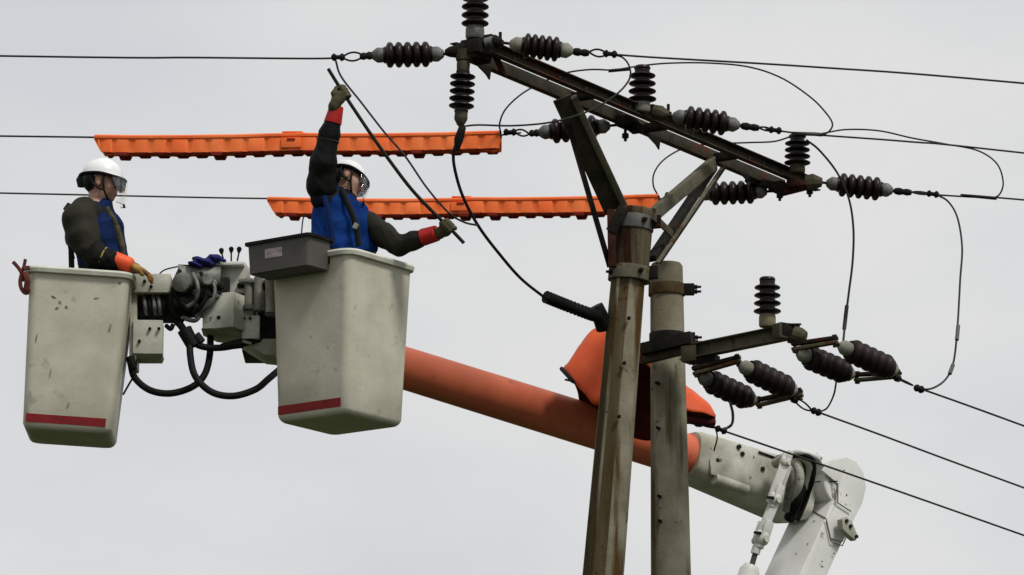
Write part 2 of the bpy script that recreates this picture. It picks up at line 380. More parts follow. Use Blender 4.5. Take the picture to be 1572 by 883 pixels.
# steel pole-top adapter
a0 = pole_pt(322); a1 = pole_pt(432); ax = (a1-a0)
mb = MB(); mb.lathe([(29*k, 0), (30.5*k, .01), (30.5*k, .05), (28.5*k, .055), (28.5*k, ax.length)], a0 + Vector((.01, 0, 0)), ax, 24)
mb.build('pole_cap', 'rust_pipe', pole, bevel=.003)
for py0, py1, rr, m in ((333, 354, 31, 'galv'), (411, 432, 33, 'band_olive')):
    c0 = pole_pt(py0)+Vector((.008, 0, 0)); c1 = pole_pt(py1)+Vector((.008, 0, 0)); d = c1-c0
    mb = MB(); mb.lathe([(rr*k-.012, 0), (rr*k, 0), (rr*k, d.length), (rr*k-.012, d.length)], c0, d, 28)
    bd = mb.build('band', m, pole, bevel=.003)
    for ang in (62, 8, 150):
        a = math.radians(ang); u = Vector((math.cos(a), -math.sin(a), 0)); c = (c0+c1)/2 + u*(rr*k)
        mb = MB(); mb.lathe([(.017, -.01), (.017, .012), (.009, .013), (.009, .035)], c, u, 8)
        mb.build('bolt', 'steel_dark', bd)
    a = math.radians(20); u = Vector((math.cos(a), -math.sin(a), 0)); c = (c0+c1)/2 + u*(rr*k+.02)
    mb = MB().box(c, (.06, .028, d.length*.95), RZ(-20)); mb.build('band_lug', 'steel_dark', bd, bevel=.003)
for px, py in ((965, 489), (958, 558), (950, 640)):
    mb = MB(); mb.lathe([(.012, 0), (.012, .02), (.006, .022)], P(px, py, Y1-.125-(py-489)*.00006), (0.15, -1, 0), 8); mb.build('bolt', 'rubber', pole)  # black stubs added to stand in for dark holes in the shaft

# crossarm: two parallel channels straddling the pole top
HC = P(975, 168, Y1).z
Na, Nb = PZ(748, 74, HC), PZ(1250, 286, HC)
AD = (Nb-Na); AD.z = 0; AD.normalize(); AP = Vector((AD.y, -AD.x, 0))       # AP points right and towards the camera
GAP = .150
Fa, Fb = Na - AP*GAP - AD*.10, Nb - AP*GAP - AD*.12
arm = bpy.data.objects.new('crossarm', None); COL.objects.link(arm); arm.parent = pole; arm.location = (Na+Nb)/2 - base
hh, ww, tt = .074, .050, .008
def channel(a, b, side, name='channel', m='steel', par=None, hh=hh, ww=ww):
    d = (b-a).normalized(); s = Vector((d.y, -d.x, 0)).normalized()*side; up = Vector((0, 0, 1))
    o = a
    poly = [o - up*hh/2, o - up*hh/2 + s*ww, o - up*(hh/2-tt) + s*ww, o - up*(hh/2-tt) + s*tt, o + up*(hh/2-tt) + s*tt, o + up*(hh/2-tt) + s*ww, o + up*hh/2 + s*ww, o + up*hh/2]
    return MB().prism(poly, b-a).build(name, m, par or arm, bevel=.003)
channel(Na, Nb, 1); channel(Fa, Fb, -1)
Ls = (Nb-Na).length
for t in (.02, .30, .52, .74, .985):
    c = Na + AD*Ls*t - AP*GAP/2 + Vector((0, 0, -.01 if t not in (.02, .985) else 0))
    MB().box(c, (.055, GAP-.004, hh*.7), Matrix((AD, AP, Vector((0, 0, 1)))).transposed()).build('spacer', 'steel_dark', arm, bevel=.004)
def on_arm(px, py, dz=0): return PZ(px, py, HC+dz)
for px, py in ((772, 92), (838, 122), (905, 135), (940, 168), (1010, 178), (1063, 205), (1130, 245), (1180, 250)):
    c = on_arm(px, py); 
    c = Na + AD*((c-Na).dot(AD)) + AP*.0
    mb = MB(); mb.lathe([(.016, -.012), (.016, .0), (.008, .001), (.008, .02)], c + AP*.001 + Vector((0, 0, .0)), AP, 6); mb.build('bolt', 'galv', arm)
# hanging gusset plates under the far channel
for px, py, s in ((765, 95, 1), (1020, 205, 1), (1150, 265, .7)):
    c = on_arm(px, py, -hh/2)
    o = Fa + AD*((c-Fa).dot(AD)); o.z = HC - hh/2 + .01
    poly = [o - AD*.13*s, o + AD*.11*s, o + AD*.09*s - Vector((0, 0, .085*s)), o + AD*.05*s - Vector((0, 0, .06*s))]
    MB().prism(poly, -AP*.010).build('gusset', 'steel_dark', arm, bevel=.002)
# arm-end hardware blocks
def block(px, py, Y, w, d, h, m='steel_dark', yaw=0, name='bracket', par=None, rl=0):
    MB().box(P(px, py, Y), (w, d, h), RZ(yaw) @ RY(rl)).build(name, m, par or arm, bevel=.006)
yaw = math.degrees(math.atan2(AD.y, AD.x))
YA, YB, YC = Na.y, on_arm(986, 172).y, on_arm(1222, 262).y
block(728, 73, YA-.02, .10, .13, .085, yaw=yaw)
block(720, 84, YA+.02, .09, .14, .045, 'steel', yaw=yaw)
block(738, 86, YA+.04, .10, .10, .06, yaw=yaw, rl=22)
MB().tube([P(683, 81, YA), P(690, 80, YA), P(700, 79, YA), P(714, 76, YA)], [.018, .032, .040, .055], 9).build('bracket', 'steel_dark', arm, bevel=.004)
MB().tube([P(712, 78, YA), P(712, 93, YA)], [.056, .046], 14).build('bracket', 'steel_olive', arm)
MB().tube([P(744, 66, YA-.05), P(757, 64, YA-.06)], [.030, .036], 10).build('bracket', 'cap', arm, bevel=.003)
MB().tube([P(757, 62, YA-.06), P(768, 66, YA-.07)], [.038, .030], 10).build('bracket', 'steel_dark', arm, bevel=.003)
block(752, 58, YA-.02, .06, .06, .03, yaw=yaw)
MB().prism([P(752, 80, YA+.10), P(764, 86, YA+.16), P(778, 121, YA+.2), P(766, 110, YA+.16)], AP*.012).build('gusset', 'rust', arm, bevel=.002)
block(962, 188, YB+.1, .15, .09, .065, yaw=yaw)
MB().tube([P(1003, 172, YB-.06), P(1014, 174, YB-.07), P(1026, 178, YB-.08)], [.048, .050, .028], 9).build('bracket', 'steel_olive', arm, bevel=.004)
block(1000, 167, YB-.02, .07, .07, .04, yaw=yaw)
block(975, 196, YB+.12, .09, .08, .05, yaw=yaw, rl=10)
block(1197, 288, YC+.2, .14, .10, .06, yaw=yaw)
MB().bar(P(1146, 275, YC+.2), P(1215, 292, YC+.1), .06, .05).build('bracket', 'steel_dark', arm, bevel=.004)
MB().bar(P(1196, 298, YC+.14), P(1240, 287, YC), .05, .03).build('bracket', 'rust', arm, bevel=.004)
MB().tube([P(1238, 281, YC-.02), P(1248, 279, YC-.03), P(1262, 280, YC-.04)], [.052, .055, .030], 9).build('bracket', 'steel_olive', arm, bevel=.004)
block(1222, 283, YC+.04, .12, .08, .05, 'rust', yaw=yaw)
for px, py, Y in ((768, 62, YA-.05), (960, 205, YB+.1), (1197, 297, YC+.1), (1243, 291, YC), (1026, 172, YB-.06)):
    mb = MB(); mb.lathe([(.010, -.05), (.010, .0), (.022, .001), (.022, .03), (.01, .031), (.01, .05)], P(px, py, Y), (0, 0, -1), 6); mb.build('bolt', 'steel_dark', arm)
# struts
def strut(a, b, w, t, up, m, name='strut', m2=None, w2=None):
    return MB().angle(a, b, w, t, up, w2=w2).build(name, m, pole, bevel=.003)
yl = on_arm(873, 135).y
sa, sb = P(948, 322, Y1-.02), P(869, 150, yl+.06)
MB().bar(sa+Vector((-.026, 0, 0)), sb+Vector((-.026, 0, 0)), .030, .118, (1, 0, .2)).build('strut', 'steel', pole, bevel=.004)
MB().bar(sa+Vector((.046, -.022, .01)), sb+Vector((.046, -.022, .0)), .055, .040, (1, 0, .2)).build('strut', 'band_olive', pole, bevel=.004)
MB().angle(P(932, 410, Y1-.05), P(868, 190, yl+.15), .034, .008, (1, 0, 0)).build('brace', 'steel_dark', pole, bevel=.002)
yr = on_arm(1104, 240).y
MB().bar(P(1003, 330, Y1-.05), P(1096, 250, yr+.0), .04, .085, (0, 0, 1)).build('strut', 'band_olive', pole, bevel=.004)
MB().bar(P(1000, 398, Y1+.03), P(1094, 258, yr+.12), .04, .060, (1, 0, .3)).build('strut', 'steel_dark', pole, bevel=.004)
MB().bar(P(938, 322, Y1-.09), P(940, 410, Y1-.10), .03, .05, (1, 0, 0)).build('tie_plate', 'rust', pole, bevel=.004)
MB().bar(P(1009, 404, Y1-.08), P(1110, 256, yr+.0), .012, .026, (1, 0, .3)).build('brace', 'band_olive', pole, bevel=.002)
MB().bar(P(1013, 404, Y1-.07), P(1114, 256, yr+.01), .012, .014, (1, 0, .3)).build('brace', 'steel_dark', pole, bevel=.002)
MB().bar(P(1003, 332, Y1-.1), P(1032, 360, Y1+.15), .012, .05, (0, 0, 1)).build('tie_plate', 'steel_olive', pole, bevel=.003)
MB().bar(P(958, 318, Y1-.12), P(938, 356, Y1-.11), .012, .07, (1, 0, 0)).build('tie_plate', 'steel_dark', pole, bevel=.003)

# ------------------------------------------------------------------ rear pole with the short lower arm
Y2 = 30.5; k2 = mpp(Y2)
q0 = P(1023, 405, Y2); q1 = P(1030, 883, Y2); dq = (q1-q0).normalized(); qb = q0 + dq*(q0.z/(-dq.z)); ql = (qb-q0).length
rear = thing('utility_pole', qb, 'shorter round grey concrete pole behind the octagonal one, with a short side arm', 'utility pole')
r0 = 25*k2; r1 = 30.5*k2; ll = (q1-q0).length; rb = r0 + (r1-r0)*ql/ll
MB().lathe([(r0-.035, -.002), (r0-.012, 0), (r0, .02), (r0+(rb-r0)*.3, ql*.3), (rb, ql)], q0, dq, 40).build('shaft', 'concrete2', rear)
def qpt(py): 
    z = P(1025, py, Y2).z; return q0 + dq*((q0.z-z)/(-dq.z))
for py0, py1, m in ((437, 454, 'band_brown'), (512, 534, 'steel_dark')):
    c0, c1 = qpt(py0), qpt(py1); d = c1-c0
    bd = MB().lathe([(r0-.01, 0), (r0+.012, 0), (r0+.014, d.length), (r0-.01, d.length)], c0, d, 30).build('band', m, rear, bevel=.002)
    cc = (c0+c1)/2
    MB().box(cc+Vector((r0+.035, -.02, 0)), (.07, .05, d.length)).build('band_lug', 'steel_dark', bd, bevel=.004)
    for s in (-.03, .03):
        MB().lathe([(.014, 0), (.014, .02), (.008, .02), (.008, .045)], cc+Vector((r0+.068, -.02, s*.5)), (1, -.2, .0), 6).build('bolt', 'steel_dark', bd)
for px, py in ((1009, 588), (1010, 657), (1012, 762), (1013, 800)):
    c = P(px, py, Y2-.118); MB().lathe([(.011, -.02), (.011, .014), (.006, .015)], c, (-.5, -1, 0), 8).build('bolt', 'rubber', rear)
# clamp channels gripping the rear pole
MB().bar(P(984, 537, Y2-.16), P(1062, 518, Y2-.30), .05, .075).build('clamp_channel', 'steel_dark', rear, bevel=.004)
MB().bar(P(984, 553, Y2-.10), P(1072, 532, Y2-.26), .05, .055).build('clamp_channel', 'steel_olive', rear, bevel=.004)
HL = P(1075, 541, Y2-.25).z
la, lb = P(1052, 546, Y2-.2), PZ(1222, 509, HL)
la.z = HL
larm = bpy.data.objects.new('side_arm', None); COL.objects.link(larm); larm.parent = rear; larm.location = la - qb
channel(la, lb, 1, 'channel', 'band_olive', larm, hh=.092, ww=.055)
MB().bar(la+Vector((-.02, .06, -.005)), lb+Vector((-.02, .06, -.005)), .012, .07).build('backing_plate', 'steel_dark', larm, bevel=.002)
YL = lb.y
def blockr(px, py, Y, w, d, h, m='steel_dark', yaw=0, rl=0, name='bracket'): block(px, py, Y, w, d, h, m, yaw, name, larm, rl)
blockr(1082, 553, Y2-.32, .17, .09, .05, 'steel_dark', -30)
blockr(1063, 545, Y2-.27, .10, .12, .10, 'steel_olive', -30)
blockr(1209, 508, YL+.0, .06, .15, .085, 'steel_dark', -55)
blockr(1199, 509, YL-.02, .07, .09, .09, 'steel_olive', -50)
MB().tube([P(1218, 512, YL-.04), P(1228, 515, YL-.05), P(1238, 517, YL-.06)], [.045, .050, .030], 10).build('bracket', 'steel_olive', larm, bevel=.003)
blockr(1222, 524, YL-.03, .09, .06, .04, 'steel_dark', -40, 15)
blockr(1214, 498, YL-.02, .13, .02, .012, 'steel_dark', 0)

# ------------------------------------------------------------------ insulators
def shed_mesh(r, core, th, mname, sharp=False):
    mb = MB(); mb.lathe([(core-.004, -th*.5), (core*.92, -th*.5), (core*.94, -th*.36), (core+(r-core)*.5, -th*.27), (r*.97, -th*.14), (r, -th*.04), (r*.97, th*.05), (core+(r-core)*.5, th*.20), (core, th*.34), (core*.92, th*.5), (core-.004, th*.5)] if sharp else [(core-.004, -th*.5), (core, -th*.5), (core+(r-core)*.35, -th*.40), (r*.95, -th*.26), (r, -th*.10), (r, th*.08), (r*.94, th*.24), (core+(r-core)*.4, th*.38), (core, th*.5), (core-.004, th*.5)], n=26)
    o = mb.build('shed', mname, local=True); me = o.data; bpy.data.objects.remove(o); return me
SHEDS = {}
def insulator(label, a, b, n=5, r=.077, core=.050, capA=(.085, .046), capB=(.085, .046), mA='cap', mB='cap', group='porcelain line insulators', ball=True, name='insulator', top=None, taper=0, glaze='porcelain', sharp=False):
    """axis runs from a to b"""
    a = Vector(a); b = Vector(b); d = b-a; Ln = d.length
    o = thing(name, a, label, 'insulator', group); o.rotation_mode = 'QUATERNION'; o.rotation_quaternion = d.to_track_quat('Z', 'Y')
    def part(mb, nm, m, **kw):
        p = mb.build(nm, m, local=True, **kw); p.parent = o; return p
    z0 = capA[0]; z1 = Ln-capB[0]; pitch = (z1-z0)/n; th = pitch*1.02
    key = (round(r, 3), round(core, 3), round(th, 3), glaze, sharp)
    if key not in SHEDS: SHEDS[key] = shed_mesh(r, core, th, glaze, sharp)
    part(MB().lathe([(core, z0-.012), (core, z1+.012)], n=20), 'core', glaze)
    for i in range(n):
        s = bpy.data.objects.new('shed', SHEDS[key]); COL.objects.link(s); s.parent = o; s.location = (0, 0, z0+pitch*(i+.5))
        f = 1 - taper*i; s.scale = (f, f, 1)
    def cap(z, sgn, c, m, nm):
        l, rr = c
        if l < .012: return
        if ball: pr = [(.012, 0), (rr*.45, sgn*.003), (rr*.62, sgn*l*.14), (rr*.97, sgn*l*.40), (rr*1.0, sgn*l*.50), (rr*.95, sgn*l*.88), (rr*.80, sgn*l*.97), (core*.9, sgn*l*1.08)]
        else: pr = [(rr*.9, 0), (rr, sgn*.01), (rr, sgn*l*.8), (rr*.9, sgn*l*1.05)]
        part(MB().lathe([(q, z+h) for q, h in pr], n=22), nm, m)
        if ball:
            part(MB().lathe([(.009, z-sgn*.035), (.009, z+sgn*.004)], n=8), 'ball_pin', 'steel_dark')
    cap(0, 1, capA, mA, 'end_cap'); cap(Ln, -1, capB, mB, 'end_cap')
    return o
G1 = 'strain insulators on the double crossarm'; G2 = 'post insulators standing on the arms'; G3 = 'paired insulators below the side arm'
# standing and hanging posts
insulator('upright ribbed insulator cut by the top edge, on the crossarm left end', P(729, 60, YA-.02), P(730, -22, YA-.02), 5, .082, .05, (.072, .056), (.0, .04), 'cap', 'cap', G2, ball=False, sharp=True)
insulator('ribbed insulator hanging straight down from the crossarm left end', P(712, 84, YA+.0), P(707, 194, YA+.0), 5, .076, .042, (.115, .040), (.10, .040), 'steel_olive', 'steel_olive', G2, ball=True, sharp=True)
def post(label, px, pyb, pyt, Y, r, nn, capl, m, topr):
    o = insulator(label, P(px, pyb, Y), P(px, pyt+10, Y), nn, r, .048, (capl, .052), (.0, .03), m, m, G2, ball=False, taper=.02, sharp=True)
    Ln = (P(px, pyb, Y)-P(px, pyt+10, Y)).length
    MB().lathe([(.045, Ln-.01), (topr*.72, Ln+.002), (topr*.74, Ln+.010), (topr, Ln+.018), (topr, Ln+.026), (topr*.85, Ln+.036), (.01, Ln+.038)], n=22).build('top_cap', 'porcelain', local=True).parent = o
post('squat upright ribbed insulator at the middle of the crossarm, below the upper wires', 986, 172, 100, YB-.05, .089, 4, .06, 'cap_pale', .052)
post('upright ribbed insulator on the far right end of the crossarm', 1224, 266, 205, YC-.0, .087, 4, .05, 'steel_olive', .058)
post('upright ribbed insulator with nothing on top, on the lower side arm', 1178, 502, 425, YL+.06, .085, 4, .075, 'cement_yellow', .050)
# strain insulators of the crossarm
insulator('left-pointing strain insulator at the upper left, with pale grey end caps', P(570, 85, YA-.0), P(682, 83, YA+.02), 5, .077, group=G1)
insulator('right-pointing strain insulator beside the crossarm left end, topmost on the right', P(782, 67, YA-.12), P(880, 79, YA-.10), 5, .075, mA='cap_pale', mB='cap_pale', group=G1)
insulator('strain insulator half hidden behind the left strut, pointing left', P(826, 204, YB+.12), P(937, 193, YB+.10), 5, .078, group=G1)
insulator('right-pointing strain insulator at the crossarm middle', P(1032, 178, YB-.12), P(1136, 193, YB-.10), 5, .078, group=G1)
insulator('strain insulator below the right struts, pointing left under the crossarm end', P(1072, 298, YC+.22), P(1178, 294, YC+.2), 5, .078, group=G1)
insulator('right-pointing strain insulator off the far right end of the crossarm', P(1268, 281, YC-.02), P(1371, 293, YC+.0), 5, .078, group=G1)
# paired insulators under the side arm
YD = Y2-.35
cc = (.095, .046)
iD = insulator('lowest left insulator of the pair nearest the rear pole', P(1073, 577, YD), P(1160, 618, YD+.28), 5, .077, .06, cc, (.07, .046), 'cap', 'cap', G3, glaze='porcelain_red')
iE = insulator('upper right insulator of the pair nearest the rear pole, above a yoke plate', P(1135, 560, YD-.1), P(1222, 602, YD+.18), 5, .077, .06, cc, (.07, .046), 'cap_pale', 'cap_pale', G3, glaze='porcelain_red')
iF = insulator('left insulator of the far pair, hanging from the side arm tip', P(1224, 541, YL-.05), P(1310, 577, YL+.23), 5, .077, .06, cc, (.07, .046), 'cap_pale', 'cap_pale', G3, glaze='porcelain_red')
iG = insulator('rightmost insulator of the far pair, beside the long hanging jumper', P(1288, 530, YL-.15), P(1377, 571, YL+.13), 5, .077, .06, cc, (.07, .046), 'cap_pale', 'cap_pale', G3, glaze='porcelain_red')
def yoke(label, a, b, w=.03, h=.028):
    a, b = Vector(a), Vector(b); o = thing('yoke_bar', a, label, 'yoke bar', 'yoke bars joining paired insulators')
    u = Vector((0, 0, 1)); x = (b-a).normalized(); z = (u-x*u.dot(x)).normalized()
    MB().bar(a+z*.018, b+z*.018, .05, .022).build('plate', 'steel_dark', o, bevel=.003)
    MB().bar(a-z*.016, b-z*.008, .05, .020).build('plate', 'steel_olive', o, bevel=.003)
    for c in (a+(b-a)*.06, a+(b-a)*.94):
        MB().lathe([(.016, -.038), (.016, -.026), (.009, -.026), (.009, .026), (.016, .026), (.016, .038)], c, z, 8).build('bolt', 'steel_olive', o)
yoke('upper yoke bar nearest the rear pole, just below the side arm', P(1064, 571, YD), P(1137, 552, YD-.1))
yoke('lower yoke bar under the pair nearest the rear pole', P(1161, 619, YD+.3), P(1232, 604, YD+.2))
yoke('upper yoke bar jutting from the side arm tip', P(1216, 533, YL-.03), P(1286, 523, YL-.13))
yoke('lower yoke bar under the far pair of insulators', P(1312, 580, YL+.25), P(1382, 576, YL+.15))

# ------------------------------------------------------------------ wires
def pts3(l): return [P(*q) for q in l]
def cable(name, label, cat, pts, r, m='wire', group=None, per=8, n=8):
    p = pts3(pts); o = MB().tube(spline(p, per), r, n).build(name, m, loc=p[0]); return props(o, label, cat, group)
def grip(par, px, py, Y, d, s=1.0):
    c = P(px, py, Y); r = .019*s
    MB().lathe([(.006, -.042*s), (r, -.034*s), (r*1.25, -.022*s), (r*.7, -.010*s), (r*.7, .008*s), (r*1.3, .020*s), (r, .034*s), (.006, .042*s)], c, d, 12).build('wire_grip', 'rubber', par)
def loop(par, a, b, w, r=.006):
    a, b = Vector(a), Vector(b); d = b-a; u = Vector((0, 0, 1)); pts = []
    for i in range(25):
        t = i/24; s = math.sin(math.pi*t)**.8*(1 if True else 0)
        pts.append(a + d*t + u*w*s)
    for i in range(1, 25):
        t = 1-i/24; pts.append(a + d*t - u*w*math.sin(math.pi*t)**.8)
    MB().tube(pts, r, 6).build('wire_loop', 'rubber', par)
def clevis(par, px0, py0, px1, py1, Y, h=.05):
    a, b = P(px0, py0, Y), P(px1, py1, Y); x = (b-a).normalized()
    mb = MB()
    ln = (b-a).length; mb.lathe([(h*.18, 0), (h*.42, ln*.12), (h*.50, ln*.35), (h*.36, ln*.52), (h*.46, ln*.72), (h*.36, ln*.95), (h*.15, ln)], a, x, 12)
    mb.build('clevis', 'steel_dark', par)
G = 'line wires strung to the crossarm'
# left going
def line(label, pts, r, gx, gy, gY, lp, lpw, cl, gd=(1, 0, 0)):
    o = cable('line_wire', label, 'wire', pts, r, group=G, per=6)
    grip(o, gx, gy, gY, gd)
    loop(o, P(lp[0], lp[1], gY), P(lp[2], lp[3], gY), lpw)
    clevis(o, *cl, gY)
    return o
line('top left wire running to the leftmost strain insulator', [(528, 88, YA), (480, 90, YA), (300, 88.5, YA+.15), (0, 86, YA+.4), (-1500, 60, YA+1.5), (-5500, -80, YA+5)], .0062, 519, 88, YA, (526, 88, 558, 86), .026, (574, 85, 552, 87))
line('middle left wire passing through the upper orange covers', [(800, 204, YB+.12), (700, 212, YB+.15), (400, 213, YB+.3), (150, 211, YB+.45), (0, 209, YB+.6), (-1500, 190, YB+1.7), (-5500, 60, YB+5)], .006, 783, 203, YB+.12, (790, 202, 812, 206), .020, (829, 204, 812, 205))
line('lower left wire passing through the lower orange covers, behind the white helmet', [(1040, 300, YC+.22), (1000, 306, YC+.25), (800, 309, YC+.35), (415, 305, YC+.6), (200, 301, YC+.7), (0, 296.5, YC+.8), (-1500, 265, YC+2), (-5500, 130, YC+5)], .0058, 1030, 300, YC+.22, (1036, 299, 1056, 298), .018, (1074, 298, 1056, 298))
# right going
line('topmost wire running off to the right edge', [(925, 82, YA-.1), (1000, 88, YA-.1), (1250, 103, YA-.05), (1572, 128, YA), (2600, 225, YA+.6), (6500, 800, YA+3)], .0062, 937, 83, YA-.1, (905, 80, 932, 83), .022, (878, 79, 905, 82), (1, 0, -.08))
line('middle wire running right, tied past the far post insulator', [(1175, 198, YB-.1), (1240, 206, YB-.1), (1400, 218, YB-.05), (1572, 235, YB), (2600, 350, YB+.6), (6500, 900, YB+3)], .006, 1190, 200, YB-.1, (1165, 196, 1186, 200), .010, (1136, 193, 1166, 197), (1, 0, -.12))
line('lower wire running right from the end of the crossarm', [(1400, 295, YC), (1435, 299, YC), (1500, 303, YC), (1572, 307, YC+.1), (2600, 400, YC+.7), (6500, 900, YC+3)], .006, 1432, 298, YC, (1400, 295, 1428, 298), .008, (1371, 293, 1400, 296), (1, 0, -.12))
# lower right lines going away
Gl = 'wires leaving the paired insulators'
def low(label, pts, g_, lp, r=.0068, lw=.016):
    o = cable('line_wire', label, 'wire', pts, r, group=Gl, per=6); a, b = P(*pts[0]), P(*pts[1])
    grip(o, g_[0], g_[1], g_[2], (b-a).normalized()); 
    if lp: loop(o, P(*lp[0]), P(*lp[1]), lw)
    MB().lathe([(.014, -.02), (.024, .0), (.02, .03), (.01, .04)], P(*lp[0]), P(*lp[1])-P(*lp[0]), 10).build('clevis', 'steel_dark', o)
    return o
low('uppermost of the three wires slanting down to the right edge', [(1405, 594, YL+.3), (1480, 620.5, YL+.7), (1572, 654, YL+1.2), (1700, 701, YL+2), (2300, 920, YL+6)], (1411, 597, YL+.32), ((1376, 580, YL+.15), (1402, 592, YL+.28)), lw=.004)
low('middle of the three wires slanting down to the right edge', [(1248, 630, YD+.4), (1350, 667, YD+.9), (1460, 708, YD+1.4), (1572, 749, YD+2), (1700, 796, YD+2.8), (2300, 1010, YD+7)], (1253, 632, YD+.4), ((1218, 613, YD+.2), (1246, 630, YD+.38)), lw=.022)
low('lowest of the three slanting wires, crossing the white boom', [(1100, 658, Y2+.35), (1200, 692, Y2+.6), (1330, 737, Y2+1.05), (1450, 779, Y2+1.5), (1572, 822, Y2+2), (1700, 867, Y2+2.6), (2300, 1080, Y2+7)], (1107, 660, Y2+.35), ((1070, 650, Y2+.4), (1100, 657, Y2+.36)), lw=.006)
# jumpers
def jumper(label, pts, r=.0055, m='wire', g_='jumper cables at the crossarm'): return cable('jumper_cable', label, 'cable', pts, r, m, g_, 10)
J = YA
jumper('thin cable drooping from the top left wire to the thick hanging cable', [(515, 92, J), (524, 118, J), (555, 158, J-.05), (590, 203, J-.1), (622, 240, J-.15), (655, 288, J-.15), (688, 326, J-.1), (712, 341, J), (733, 346, J)], .0062)
th = jumper('thick cable hanging from the downward insulator into a ribbed black sleeve', [(708, 192, J), (703, 212, J), (696, 238, J+.02), (700, 268, J+.05), (712, 305, J+.1), (735, 348, J+.2), (765, 388, J+.4), (800, 428, J+.7), (840, 460, J+1.1)], .0095, 'rubber')
MB().tube(pts3([(710, 195, J-.02), (704, 215, J-.02), (701, 232, J)]), [.022, .028, .014], 10).build('clamp', 'steel_dark', th)
sp = spline(pts3([(838, 456, J+1.1), (868, 468, J+1.2), (905, 482, J+1.3), (921, 486, J+1.4)]), 14); rs = []
fine = []
for i in range(len(sp)-1):
    for q in (0, .5): fine.append(sp[i].lerp(sp[i+1], q))
MB().tube(fine, [(.040 if i % 4 < 2 else .031) for i in range(len(fine))], 16).build('ribbed_sleeve', 'rubber', th)
MB().tube(pts3([(914, 470, J+1.38), (921, 484, J+1.4), (926, 506, J+1.45)]), [.048, .05, .044], 12).build('sleeve_elbow', 'rubber', th)
jumper('cable looping from the hanging insulator up to the topmost right wire', [(712, 194, J-.1), (735, 192, J-.15), (790, 193, J-.2), (850, 187, J-.25), (905, 170, J-.2), (945, 146, J-.15), (966, 122, J-.1), (966, 102, J-.1), (955, 88, J-.1), (937, 84, J-.1)], .0058)
jumper('cable arcing under the crossarm from the middle left wire', [(769, 205, YB+.1), (767, 190, YB), (776, 168, YB-.05), (800, 145, YB-.05), (830, 128, YB+.1), (865, 113, YB+.1), (905, 107, YB), (940, 108, YB-.05)], .0055)
js = jumper('long jumper passing over the middle post insulator and curling down at right', [(935, 109, YB-.05), (985, 101, YB-.06), (1030, 97, YB-.1), (1090, 97, YB-.1), (1150, 103, YB-.1), (1200, 120, YB-.1), (1245, 150, YB-.1), (1270, 176, YB-.1), (1278, 192, YB-.1), (1270, 204, YB-.1), (1258, 207, YB-.1)], .0055)
MB().tube(pts3([(934, 109, YB-.06), (968, 106, YB-.06)]), .011, 8).build('splice_sleeve', 'rubber', js)
jumper('cable curling from the lower orange cover up behind the crossarm', [(1012, 303, YC+.2), (1003, 285, YC+.15), (1005, 264, YC+.1), (1022, 243, YC+.1), (1055, 226, YC+.15), (1100, 221, YC+.15), (1150, 219, YC+.05), (1190, 217, YC), (1225, 207, YC-.1), (1262, 207, YC-.1)], .0055)
j6 = jumper('long cable dropping from the far post insulator to the far insulator pair', [(1238, 215, YC-.1), (1258, 231, YC-.15), (1285, 265, YC-.25), (1303, 305, YC-.4), (1310, 350, YC-.6), (1309, 400, YC-.8), (1303, 450, YC-1.0), (1298, 490, YC-1.2), (1294, 530, YL-.12)], .0072, 'rubber')
MB().tube(pts3([(1300, 470, YC-1.1), (1296, 505, YC-1.25)]), .013, 8).build('splice_sleeve', 'rubber', j6)
j7 = jumper('rightmost long jumper dropping to the uppermost slanting wire', [(1438, 299, YC), (1456, 310, YC-.05), (1470, 335, YC-.15), (1477, 380, YC-.4), (1474, 430, YC-.6), (1470, 500, YC-.9), (1464, 555, YC-1.0), (1452, 582, YC-1.1), (1432, 596, YL+.4), (1412, 598, YL+.32)], .0065)
MB().tube(pts3([(1471, 500, YC-.9), (1469, 522, YC-.95)]), .013, 8).build('splice_sleeve', 'galv', j7)
MB().tube(pts3([(1463, 560, YC-1.02), (1458, 574, YC-1.06)]), .013, 8).build('splice_sleeve', 'galv', j7)
j8 = jumper('jumper bowing right from the far post insulator back to the lower wire', [(1262, 205, YC-.1), (1300, 199, YC-.1), (1350, 201, YC-.12), (1400, 212, YC-.15), (1450, 221, YC-.15), (1500, 231, YC-.12), (1530, 251, YC-.1), (1540, 280, YC-.05), (1533, 300, YC), (1515, 305, YC)], .0055)
MB().tube(pts3([(1478, 300, YC-.01), (1530, 305, YC-.01)]), .010, 8).build('splice_sleeve', 'rubber', j8)
jumper('short cable between the far pair and the middle slanting wire', [(1284, 585, YL+.1), (1280, 606, YL+.15), (1270, 626, YD+.5), (1257, 633, YD+.42)], .0058, g_='short cables at the paired insulators')
jumper('short grey cable from the near pair down to the lowest slanting wire', [(1121, 618, YD+.1), (1125, 636, YD+.2), (1123, 652, Y2+.3), (1110, 660, Y2+.35)], .009, 'galv', g_='short cables at the paired insulators')
jumper('short reddish cord hanging below the orange hood onto the white boom', [(1098, 655, Y2+.35), (1101, 672, Y2+.4), (1096, 692, Y2+.5)], .005, 'rope', g_='short cables at the paired insulators')
# tie wire on the far post
o = MB().tube(pts3([(1216, 205, YC-.12), (1250, 206, YC-.12), (1262, 207, YC-.12)]), .013, 8).build('tie_clamp', 'steel_olive', loc=P(1216, 205, YC-.12)); props(o, 'olive clamp tying the wires on the far right post insulator', 'clamp')

